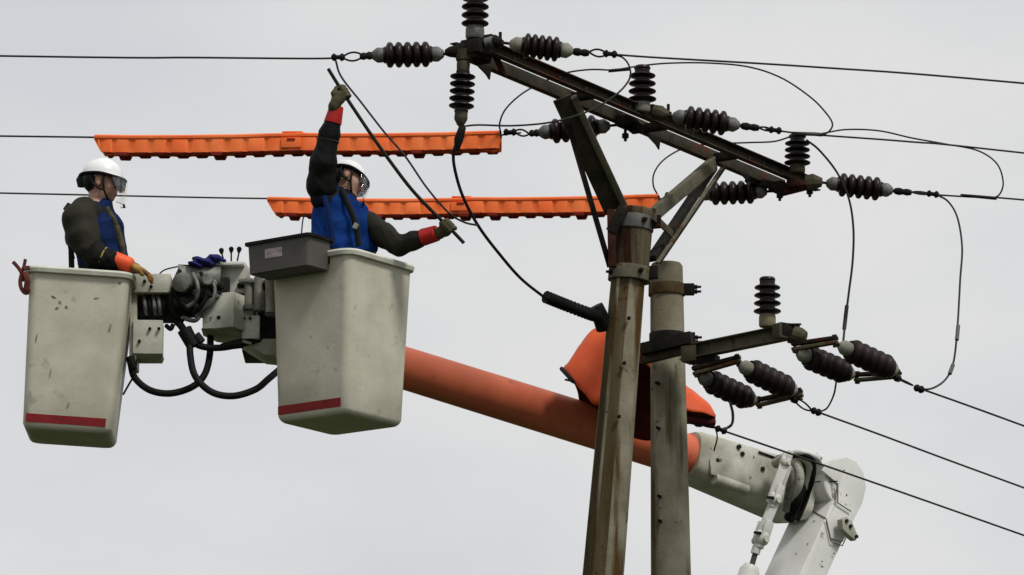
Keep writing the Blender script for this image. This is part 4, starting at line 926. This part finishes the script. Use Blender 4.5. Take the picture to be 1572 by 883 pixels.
# tool tray hung on the right bucket
X2, Y2v, Z2 = R2.col[0], R2.col[1], R2.col[2]
tray = thing('tool_tray', T2(-.42, -.05, -.15), 'dark grey plastic tool tray with a faded sticker, hung on the right bucket', 'tray')
def tring(z, gx, gy): return rrect(T2(-.404, +.074, z), X2, Y2v, .108+gx, .235+gy, .022, 4)
ZT = .070
mb = MB(); loft(mb, [tring(ZT-.185, -.016, -.016), tring(ZT-.18, -.010, -.010), tring(ZT, 0, 0), tring(ZT, -.008, -.008), tring(ZT-.17, -.018, -.018)]).build('tray_body', 'tray', tray)
mb = MB(); rr_ = [tring(ZT-.012, .001, .001), tring(ZT-.012, .014, .014), tring(ZT+.006, .014, .014), tring(ZT+.006, -.010, -.010), tring(ZT-.01, -.010, -.010)]; n = len(rr_[0])
mb.add([p for r in rr_ for p in r], [(i*n+j, i*n+(j+1) % n, ((i+1) % 5)*n+(j+1) % n, ((i+1) % 5)*n+j) for i in range(5) for j in range(n)]).build('tray_rim', 'rubber', tray)
mb = MB(); z0, z1 = ZT-.105, ZT-.050
def tp(y, z, o_): return T2(-.404-.108+.010*(ZT-z)/.18-o_, y, z)
vs = [tp(y, z, o_) for o_ in (.0005, .002) for y, z in ((.17, z0), (.04, z0), (.04, z1), (.17, z1))]
mb.add(vs, [(0, 1, 2, 3), (4, 5, 6, 7), (0, 4, 5, 1), (1, 5, 6, 2), (2, 6, 7, 3), (3, 7, 4, 0)]).build('sticker', 'sticker', tray, smooth=False)
for y in (-.14, .14):
    MB().box(T2(-.300, y, -.02), (.10, .025, .10), R2).build('hook', 'steel_dark', tray, bevel=.004)
o = MB().tube(spline(pts3([(463, 358, 28.5), (464, 345, 28.5), (466, 334, 28.5), (470, 331, 28.5)]), 4), .004, 6).build('thin_cord', 'rubber', loc=P(463, 358, 28.5)); props(o, 'thin dark cord standing up behind the grey tool tray', 'cord')
# strap knotted at the left bucket's corner
rp = thing('knotted_strap', P(38, 420, 28.55), 'reddish brown strap knotted at the left bucket\'s rim corner', 'strap')
for p_, r_ in (([(20, 402, 28.5), (28, 411, 28.5), (34, 421, 28.5), (37, 432, 28.5)], .011), ([(39, 398, 28.5), (37, 408, 28.5), (34, 418, 28.5), (38, 430, 28.5)], .010),
               ([(34, 418, 28.5), (31, 432, 28.5), (33, 443, 28.5), (39, 450, 28.5), (45, 448, 28.5)], .012), ([(38, 418, 28.49), (42, 430, 28.48), (41, 443, 28.49), (44, 449, 28.5)], .018), ([(36, 414, 28.48), (42, 411, 28.5), (48, 412, 28.52)], .012)):
    MB().tube(spline(pts3(p_), 6), r_, 8, flat=.6).build('strap_strand', 'rope', rp)
# ------------------------------------------------------------------ people
def Rfrom(f, u):
    """columns: forward, left, up"""
    f = Vector(f).normalized(); u = Vector(u); u = (u - f*u.dot(f)).normalized(); l = u.cross(f); return Matrix((f, l, u)).transposed()
def head_prims(C, R, s=1.0, skin=0, hair=1):
    def q(x, y, z): return C + R @ (Vector((x, y, z))*s)
    pr = [El(q(-.010, 0, .030), (.096*s, .076*s, .092*s), R, skin),                    # skull
          El(q(.045, 0, -.030), (.048*s, .056*s, .062*s), R, skin),                     # face
          Cp(q(.030, 0, -.062), q(.060, 0, -.084), .044*s, .021*s, skin, .02),            # jaw, chin
          Cp(q(.088, 0, .004), q(.111, 0, -.028), .007*s, .0125*s, skin, .008),            # nose
          El(q(.100, 0, -.030), (.008*s, .016*s, .007*s), R, skin, .006),
          Cp(q(.076, .022, .018), q(.080, -.022, .018), .014*s, .014*s, skin, .01),          # brow
          Cp(q(.088, .013, -.052), q(.088, -.013, -.052), .0065*s, .0065*s, 2, .003),      # lips
          Cp(q(.086, .011, -.060), q(.086, -.011, -.060), .0065*s, .0065*s, 2, .003),
          El(q(-.055, 0, .015), (.058*s, .079*s, .075*s), R, hair, .008)]
    for sd_ in (-1, 1):
        pr += [El(q(-.008, sd_*.078, -.008), (.018*s, .008*s, .030*s), R, skin, .006),      # ear
               El(q(-.002, sd_*.082, -.026), (.009*s, .006*s, .011*s), R, skin, .005),
               El(q(.050, sd_*.040, -.022), (.026*s, .020*s, .024*s), R, skin, .015)]      # cheek
    return pr, q
def head_extras(person, C, R, s, q, hs=1.0, visor=True, tiltv=0):
    """eyes, white helmet with brim and strap, smoky visor, clear shield"""
    for sd_ in (-1, 1):
        MB().lathe([(.0005, -.011), (.008, -.008), (.0112, 0), (.008, .008), (.0005, .011)], q(.074, sd_*.030, -.001), R.col[0], 12).build('eye', 'helmet', person)
        MB().lathe([(.006, 0), (.005, .002), (.0005, .0025)], q(.0845, sd_*.030, -.001), R.col[0], 10).build('iris', 'black', person)
    # helmet dome: ellipsoid cap with brim, built as rings
    n = 40; rings = []
    def ell(z, a_, b_, fx=0, brim=0, dz=0):
        out_ = []
        for i in range(n):
            t = 2*math.pi*i/n; c, s_ = math.cos(t), math.sin(t); f = max(0, c)**1.5
            out_.append(q(-.008 + fx + (a_ + brim*f)*c, b_*s_, z + dz*f - .006*max(0, -c)))
        return out_
    A, Bz, H0, HZ = .113, .098, .042, .100
    for z_, e in ((0, 1.07), (0, 1.0), (.2, .985), (.42, .915), (.62, .79), (.8, .60), (.92, .39), (.985, .17), (1.0, .02)):
        rings.append(ell(H0+HZ*z_, A*e, Bz*e, 0, .022 if (z_ == 0 and e > 1) else (.004 if z_ == 0 else 0), -.012 if (z_ == 0 and e > 1) else 0))
    ins = [ell(H0+HZ*z_*.93, A*e*.95, Bz*e*.95) for z_, e in ((1.0, .02), (.92, .39), (.62, .79), (.2, .985), (0, 1.0))]
    ins.append(ell(H0-.006, A*1.06, Bz*1.06, 0, .021, -.012))
    allr = rings[::-1]; mb = MB(); seq = rings + ins
    vs = [p for r in seq for p in r]; fs = []
    for i in range(len(seq)):
        if i == len(rings)-1: continue
        i2 = (i+1) % len(seq)
        for j in range(n): fs.append((i*n+j, i*n+(j+1) % n, i2*n+(j+1) % n, i2*n+j))
    fs.append(tuple((len(rings)-1)*n+j for j in range(n))); fs.append(tuple(len(rings)*n+j for j in range(n))[::-1])
    h = mb.add(vs, fs).build('helmet', 'helmet', person)
    # dark edge trim below brim
    ed = ell(H0-.006, A*1.055, Bz*1.055, 0, .020, -.012); MB().tube(ed+[ed[0], ed[1]], .0075, 6).build('brim_trim', 'black', h)
    # dark liner seen from below
    lin = [ell(H0-.012, A*.86, Bz*.90), ell(H0+.012, A*.93, Bz*.93)]
    vs = [p for r in lin for p in r]; MB().add(vs, [(j, (j+1) % n, n+(j+1) % n, n+j) for j in range(n)] + [tuple(range(n, 2*n))]).build('helmet_liner', 'black', h)
    MB().tube([q(-.105, 0, .032), q(-.112, 0, .0), q(-.108, 0, -.035)], [.022, .026, .018], 10, side=R.col[1], flat=1.6).build('ratchet_band', 'black', h)
    for sd_ in (-1, 1):
        MB().tube(spline([q(.020, sd_*.088, .040), q(.022, sd_*.086, .0), q(.030, sd_*.074, -.05), q(.052, sd_*.040, -.092), q(.062, 0, -.104)], 5), .0062, 6).build('chin_strap', 'black', h)
        MB().tube(spline([q(-.055, sd_*.090, .036), q(-.045, sd_*.086, -.01), q(-.010, sd_*.082, -.045), q(.030, sd_*.074, -.055)], 5), .0058, 6).build('chin_strap', 'black', h)
    # visors: part of an upright cylinder in front of the face
    def curved(z0, z1, rx, ry, spanb, bulge, m, nm, x0=.0):
        vs = []; fs = []; K, Lz = 24, 8
        for li in range(Lz+1):
            t = li/Lz; z = z0+(z1-z0)*t; sp_ = spanb*(1 - .16*t*t)
            for i in range(K+1):
                a = math.radians(-sp_+2*sp_*i/K); vs.append(q(x0 + (rx + bulge*math.sin(math.pi*t*.9))*math.cos(a), ry*math.sin(a), z))
        for li in range(Lz):
            for i in range(K): b = li*(K+1)+i; fs.append((b, b+1, b+K+2, b+K+1))
        o_ = MB().add(vs, fs).build(nm, m, h); 
        so2 = o_.modifiers.new('s', 'SOLIDIFY'); so2.thickness = .002; return o_
    curved(.036, -.032, .130, .098, 58, .004, 'smoke', 'visor')
    curved(.028, -.115, .140, .106, 48, .006, 'shield', 'face_shield')
    pts_ = [q(.0+.142*math.cos(math.radians(a)), .108*math.sin(math.radians(a)), -.115) for a in range(-40, 41, 10)]
    MB().tube(pts_, .0022, 6).build('shield_edge', 'cap', h)
    MB().tube([q(.138, 0, -.108), q(.146, 0, -.128)], [.006, .008], 8).build('shield_clip', 'rubber', h)
    return h
def grip_hand(C, axis, fore, R0=.016, s=1.0, mirror=1):
    """fingers closed round a rod; C on the rod axis, axis = rod direction, fore = direction from wrist to hand"""
    a = Vector(axis).normalized(); f = Vector(fore).normalized(); f = (f - a*f.dot(a)*.85).normalized(); f = (f-a*f.dot(a)).normalized(); nrm = a.cross(f)*mirror
    pr = []; rad = R0+.011
    f0 = Vector(fore).normalized(); fa = (f0*.65 + f*.35).normalized()
    palmc = C - fa*.012*s + nrm*(rad+.004)
    Rm = Matrix((a, f, nrm)).transposed()
    pr.append(El(palmc - fa*.026*s, (.040*s, .046*s, .017*s), Rm, 0, .012))
    wrist = palmc - fa*.082*s
    pr.append(Cp(palmc - fa*.05*s, wrist, .027*s, .029*s, 0, .015))
    for i, (o_, ln, r) in enumerate(((-.033, .88, .0100), (-.011, 1.0, .0108), (.011, .95, .0104), (.033, .78, .0090))):
        base_ = C + a*o_*s + nrm*(rad+.003) + f*.012*s
        ang = [90, 40, -25, -85, -140*ln]
        pts_ = [base_]
        for g_ in ang[1:]:
            t = math.radians(g_); pts_.append(C + a*(o_*s*.96) + (f*math.cos(t) + nrm*math.sin(t))*(rad+.002))
        for p0, p1 in zip(pts_[:-1], pts_[1:]): pr.append(Cp(p0, p1, r*s*1.08, r*s, 0, .004))
    th0 = palmc - f*.035*s - a*.030*s; th1 = C - a*.046*s - f*(rad)*.8 + nrm*.004; th2 = C - a*.026*s - f*(rad+.001)*.75 - nrm*(rad)*.7
    pr += [Cp(th0, th1, .015*s, .0125*s, 0, .008), Cp(th1, th2, .0125*s, .0105*s, 0, .005)]
    return pr, wrist
def flat_hand(W, f, dn, s=1.0, side_=1):
    """open, slightly curled hand resting palm down; W wrist, f forward, dn downward"""
    f = Vector(f).normalized(); dn = Vector(dn); dn = (dn-f*dn.dot(f)).normalized(); sd_ = f.cross(dn)*side_
    Rm = Matrix((f, sd_, dn)).transposed()
    pr = [El(W+f*.048*s, (.052*s, .042*s, .018*s), Rm, 0, .012), Cp(W-f*.02*s, W+f*.02*s, .028*s, .028*s, 0, .015)]
    for o_, ln, r, sp_ in ((-.031, .066, .0100, -.10), (-.010, .078, .0108, -.02), (.011, .072, .0104, .05), (.031, .056, .0092, .14)):
        b = W + f*.082*s + sd_*o_*s; d = (f + sd_*sp_).normalized()
        p1 = b + d*ln*.45*s + dn*.008*s; p2 = p1 + (d*.8+dn*.55).normalized()*ln*.33*s; p3 = p2 + (d*.45+dn*.85).normalized()*ln*.28*s
        pr += [Cp(b, p1, r*1.1*s, r*s, 0, .004), Cp(p1, p2, r*s, r*.95*s, 0, .004), Cp(p2, p3, r*.95*s, r*.85*s, 0, .004)]
    t0 = W+f*.025*s-sd_*.030*s; t1 = W+f*.060*s-sd_*.058*s+dn*.012*s; t2 = W+f*.088*s-sd_*.056*s+dn*.024*s
    return pr + [Cp(t0, t1, .015*s, .0125*s, 0, .008), Cp(t1, t2, .0125*s, .0100*s, 0, .005)]
def chain(pts, rs, mi=0, k=None): return [Cp(a, b, ra, rb, mi, k) for a, b, ra, rb in zip(pts[:-1], pts[1:], rs[:-1], rs[1:])]
SKIN, HAIR, LIP, SHIRT, TROU = 0, 1, 2, 3, 4
M['lip'] = mat('lips', (.26, .10, .08), None, 8, .5); M['trousers'] = mat('navy_work_trousers', (.010, .014, .035), (.016, .02, .045), 10, .85, bump=.3)
BM = ['skin', 'hair', 'lip', 'shirt', 'trousers']

# --- worker in the left bucket, seen from the side, facing right
yb = rc1.y; Q = lambda px, py, dy=0: P(px, py, yb+dy)
p1 = thing('person', Vector((rc1.x-.03, yb, (rc1.z-.955)+.06)), 'worker in white helmet and dark sleeve leaning a gloved hand on the left bucket\'s rim', 'person')
Rh = Rfrom((.98, -.10, -.13), (.13, 0, 1)); Ch = Q(157, 281, 0)
hp, q1_ = head_prims(Ch, Rh, 1.07, SKIN, HAIR)
foot = Vector(p1.location)
torso = [El(Q(140, 338, 0), (.115, .185, .105), RY(-4), SHIRT), El(Q(146, 366, 0), (.125, .165, .150), RY(-6), SHIRT), El(Q(151, 405, 0), (.120, .155, .130), None, SHIRT)]
hip = Q(150, 432, 0)
body = hp + [Cp(Q(152, 300, 0), Q(143, 322, 0), .056, .062, SKIN, .03)] + torso + [El(hip, (.125, .165, .11), None, TROU)]
ftz = foot.z
for s in (-1, 1):
    h_ = hip + Vector((0, s*.085, -.03)); kn = Vector((rc1.x+.02, yb+s*.10, ftz+.46)); an = Vector((rc1.x-.13, yb+s*.10, ftz+.09))
    body += chain([h_, kn, an], [.088, .062, .044], TROU) + [Cp(an+Vector((-.02, 0, -.045)), an+Vector((.14, 0, -.055)), .040, .034, TROU)]
sh1, el1, wr1 = Q(124, 335, -.175), Q(141, 388, -.215), Q(196, 405, -.235)
fs1, fe1, fw1 = Q(134, 333, .18), Q(146, 392, .21), Q(192, 412, .16)
body += chain([sh1, el1, wr1], [.066, .050, .032], SHIRT) + chain([fs1, fe1, fw1], [.064, .047, .032], SHIRT)
sdf_obj('body', body, BM, p1, .009, .028, 0, None)
vest = [El(Q(141, 342, 0), (.118, .165, .105), RY(-4)), El(Q(148, 368, 0), (.128, .165, .150), RY(-8)), El(Q(153, 400, 0), (.124, .155, .115)), Cp(Q(158, 316, 0), Q(148, 328, 0), .048, .075), Cp(Q(164, 330, 0), Q(170, 350, 0), .04, .06), Cp(Q(170, 350, 0), Q(184, 398, 0), .06, .045)]
zc = Q(150, 300, 0).z
sdf_obj('vest', vest, ['vest_navy'], p1, .007, .035, .010, folds(.006, 34), clip=lambda G: G[..., 2]-zc)
sdf_obj('rubber_sleeve', chain([Q(129, 324, -.145), Q(122, 338, -.18), Q(128, 362, -.20), Q(134, 380, -.21)], [.085, .098, .094, .080]), ['sleeve'], p1, .007, .03, 0, folds(.0035, 36))
sdf_obj('rubber_sleeve', chain([Q(140, 382, -.205), Q(148, 394, -.22), Q(168, 399, -.228), Q(180, 403, -.23)], [.078, .072, .056, .047]), ['sleeve_black'], p1, .0065, .03, 0, folds(.0045, 50))
fc = [q for q in chain([Q(134, 333, .16), Q(146, 392, .2), Q(185, 410, .165)], [.085, .07, .05])]
sdf_obj('rubber_sleeve', fc, ['sleeve_black'], p1, .010, .03, 0, folds(.006, 45))
a, b = Q(158, 371, -.235), Q(150, 400, -.24)
fd = (Q(200, 410, -.235)-Q(168, 397, -.23)).normalized()
MB().lathe([(.044, 0), (.050, .004), (.050, .10), (.044, .115), (.038, .12)], Q(174, 398, -.230), fd, 22).build('glove_cuff', 'cuff_or', p1)
cN = Q(157, 396, -.224); MB().lathe([(.064, -.004), (.0695, .0), (.0695, .006), (.064, .010)], cN, fd, 24).build('sleeve_trim', 'yellow', p1)
hw = Q(202, 409, -.235)
hand1 = flat_hand(hw, (.85, -.02, -.36), (-.3, .1, -1), 1.0, 1)
sdf_obj('glove', hand1, ['glove_y'], p1, .0045, .008, .0025)
hand1b = flat_hand(Q(195, 413, .15), (.85, -.1, -.25), (-.3, 0, -1), .95, -1)
sdf_obj('glove', hand1b, ['glove_y'], p1, .0055, .008, .0025)
head_extras(p1, Ch, Rh, 1.07, q1_)
# harness
MB().tube(spline([Q(128, 322, -.10), Q(112, 345, -.07), Q(107, 372, -.05), Q(112, 398, -.04)], 6), .016, 8, flat=.45).build('harness_strap', 'webbing', p1)
MB().tube(spline([Q(163, 318, -.09), Q(178, 345, -.08), Q(187, 375, -.07), Q(190, 400, -.06)], 6), .017, 8, flat=.45).build('harness_strap', 'webbing', p1)
MB().tube(spline([Q(105, 352, -.1), Q(101, 362, -.1), Q(103, 374, -.1), Q(108, 376, -.1)], 6), .007, 8).build('harness_ring', 'cap', p1)
MB().bar(Q(109, 372, -.1), Q(110, 412, -.1), .012, .034, (1, 0, 0)).build('lanyard', 'black', p1, bevel=.003)
MB().tube([Q(110, 315, .02), Q(104, 325, .02)], [.03, .034], 10).build('collar_pad', 'sleeve', p1)

# --- worker in the right bucket, arm raised to the cable
yb2 = rc2.y; W = lambda px, py, dy=0: P(px, py, yb2+dy)
p2 = thing('person', Vector((rc2.x-.02, yb2, rc2.z-.965+.06)), 'worker in blue vest reaching one arm overhead and gripping a black rod with both hands', 'person')
R2h = Rfrom((.93, .02, -.30), (.25, .46, .84)); C2 = W(532, 279, .02)
hp2, q2_ = head_prims(C2, R2h, 1.0, SKIN, HAIR)
hip2 = W(518, 428, .02); ft2 = Vector(p2.location).z
tors2 = [El(W(519, 318, 0), (.120, .125, .110), RY(-10), SHIRT), El(W(523, 348, 0), (.150, .125, .140), RY(8), SHIRT), El(W(522, 392, 0), (.150, .125, .130), None, SHIRT)]
body = hp2 + [Cp(W(528, 298, .02), W(520, 318, .02), .055, .066, SKIN, .03)] + tors2 + [El(hip2, (.155, .125, .11), None, TROU)]
for s in (-1, 1):
    h_ = hip2 + Vector((s*.085, 0, -.03)); kn = Vector((hip2.x+s*.095, hip2.y-.04, ft2+.46)); an = Vector((hip2.x+s*.10, hip2.y+.02, ft2+.09))
    body += chain([h_, kn, an], [.09, .064, .045], TROU) + [Cp(an+Vector((0, .02, -.045)), an+Vector((.05, -.12, -.055)), .040, .034, TROU)]
sa2, ea2, wa2 = W(495, 305, -.08), W(498, 245, -.16), W(516, 168, -.20)
sb2, eb2, wb2 = W(566, 348, .06), W(612, 378, -.12), W(664, 360, -.26)
body += chain([sa2, ea2, wa2], [.072, .055, .036], SHIRT) + chain([sb2, eb2, wb2], [.066, .052, .036], SHIRT)
sdf_obj('body', body, BM, p2, .009, .028)
vest2 = [El(W(518, 322, 0), (.122, .125, .115), RY(-12)), El(W(522, 350, 0), (.158, .13, .140), RY(8)), El(W(521, 385, 0), (.160, .13, .120)), Cp(W(518, 296, .0), W(508, 320, -.02), .040, .080), Cp(W(552, 325, .02), W(560, 380, .02), .045, .07), Cp(W(500, 318, -.04), W(500, 372, -.04), .065, .088)]
sdf_obj('vest', vest2, ['vest'], p2, .007, .03, .008, folds(.006, 30), clip=lambda G: (G[..., 2]-W(520, 273, 0).z))
sdf_obj('rubber_sleeve', chain([W(497, 298, -.07), W(493, 284, -.10), W(496, 250, -.16), W(506, 205, -.18), W(512, 186, -.19)], [.080, .084, .075, .058, .046]), ['sleeve_black'], p2, .0065, .03, 0, folds(.0035, 48))
sdf_obj('rubber_sleeve', chain([W(566, 344, .05), W(590, 362, -.04), W(612, 377, -.12), W(636, 369, -.18), W(652, 364, -.22)], [.076, .070, .060, .052, .046]), ['sleeve'], p2, .0065, .03, 0, folds(.004, 48))
RA, RB, RM = P(505, 105, yb2-.20), P(712, 373, yb2-.36), None
rodpx = [(504, 106), (522, 135), (545, 170), (572, 210), (602, 252), (632, 291), (664, 325), (690, 350), (712, 373)]
rod = [P(x, y, yb2-.20-.16*(x-505)/207) for x, y in rodpx]
h1c = P(527, 143, yb2-.20-.016); h2c = P(688, 348, yb2-.20-.14)
ax1 = (rod[2]-rod[0]).normalized(); ax2 = (rod[-1]-rod[-3]).normalized()
f1 = (h1c-ea2).normalized(); f2 = (h2c-eb2).normalized()
hA, wrA = grip_hand(h1c, ax1, f1, .010, 1.0, 1); hB, wrB = grip_hand(h2c, ax2, f2, .010, 1.0, -1)
sdf_obj('glove', hA + [Cp(wrA, W(513, 172, -.2), .029, .034, 0, .015)], ['glove'], p2, .0045, .008, .003)
sdf_obj('glove', hB + [Cp(wrB, W(664, 360, -.26), .029, .034, 0, .015)], ['glove'], p2, .0045, .008, .003)
for a_, b_, ra, rb_, m_2 in ((W(510.5, 190, -.19), W(517, 163, -.20), .054, .042, 'cuff_red'), (W(649, 364.5, -.22), W(671, 358, -.27), .052, .048, 'cuff_red')):
    d_ = b_-a_; MB().lathe([(ra*.9, 0), (ra, .004), (rb_, d_.length-.004), (rb_*.9, d_.length)], a_, d_, 24).build('glove_cuff', m_2, p2)
d_ = W(506, 205, -.18)-W(500, 235, -.17)
MB().lathe([(.062, -.003), (.065, 0), (.065, .006), (.062, .009)], W(504, 217, -.175), d_, 24).build('sleeve_trim', 'sleeve', p2)
head_extras(p2, C2, R2h, 1.0, q2_)
MB().tube(spline([W(524, 292, -.13), W(536, 318, -.155), W(546, 345, -.16), W(551, 378, -.155)], 6), .020, 8, flat=.45).build('harness_strap', 'black', p2)
MB().tube(spline([W(497, 300, -.15), W(505, 330, -.165), W(512, 378, -.16)], 6), .016, 8, flat=.35).build('harness_strap', 'vest_navy', p2)
MB().box(W(546, 347, -.185), (.030, .010, .035), RY(30)).build('buckle', 'cap_pale', p2, bevel=.003)
o = MB().tube(spline(rod, 6), .0105, 10).build('black_rod', 'rubber', loc=rod[0]); props(o, 'straight black insulated cable length held by the worker with the raised arm', 'cable')
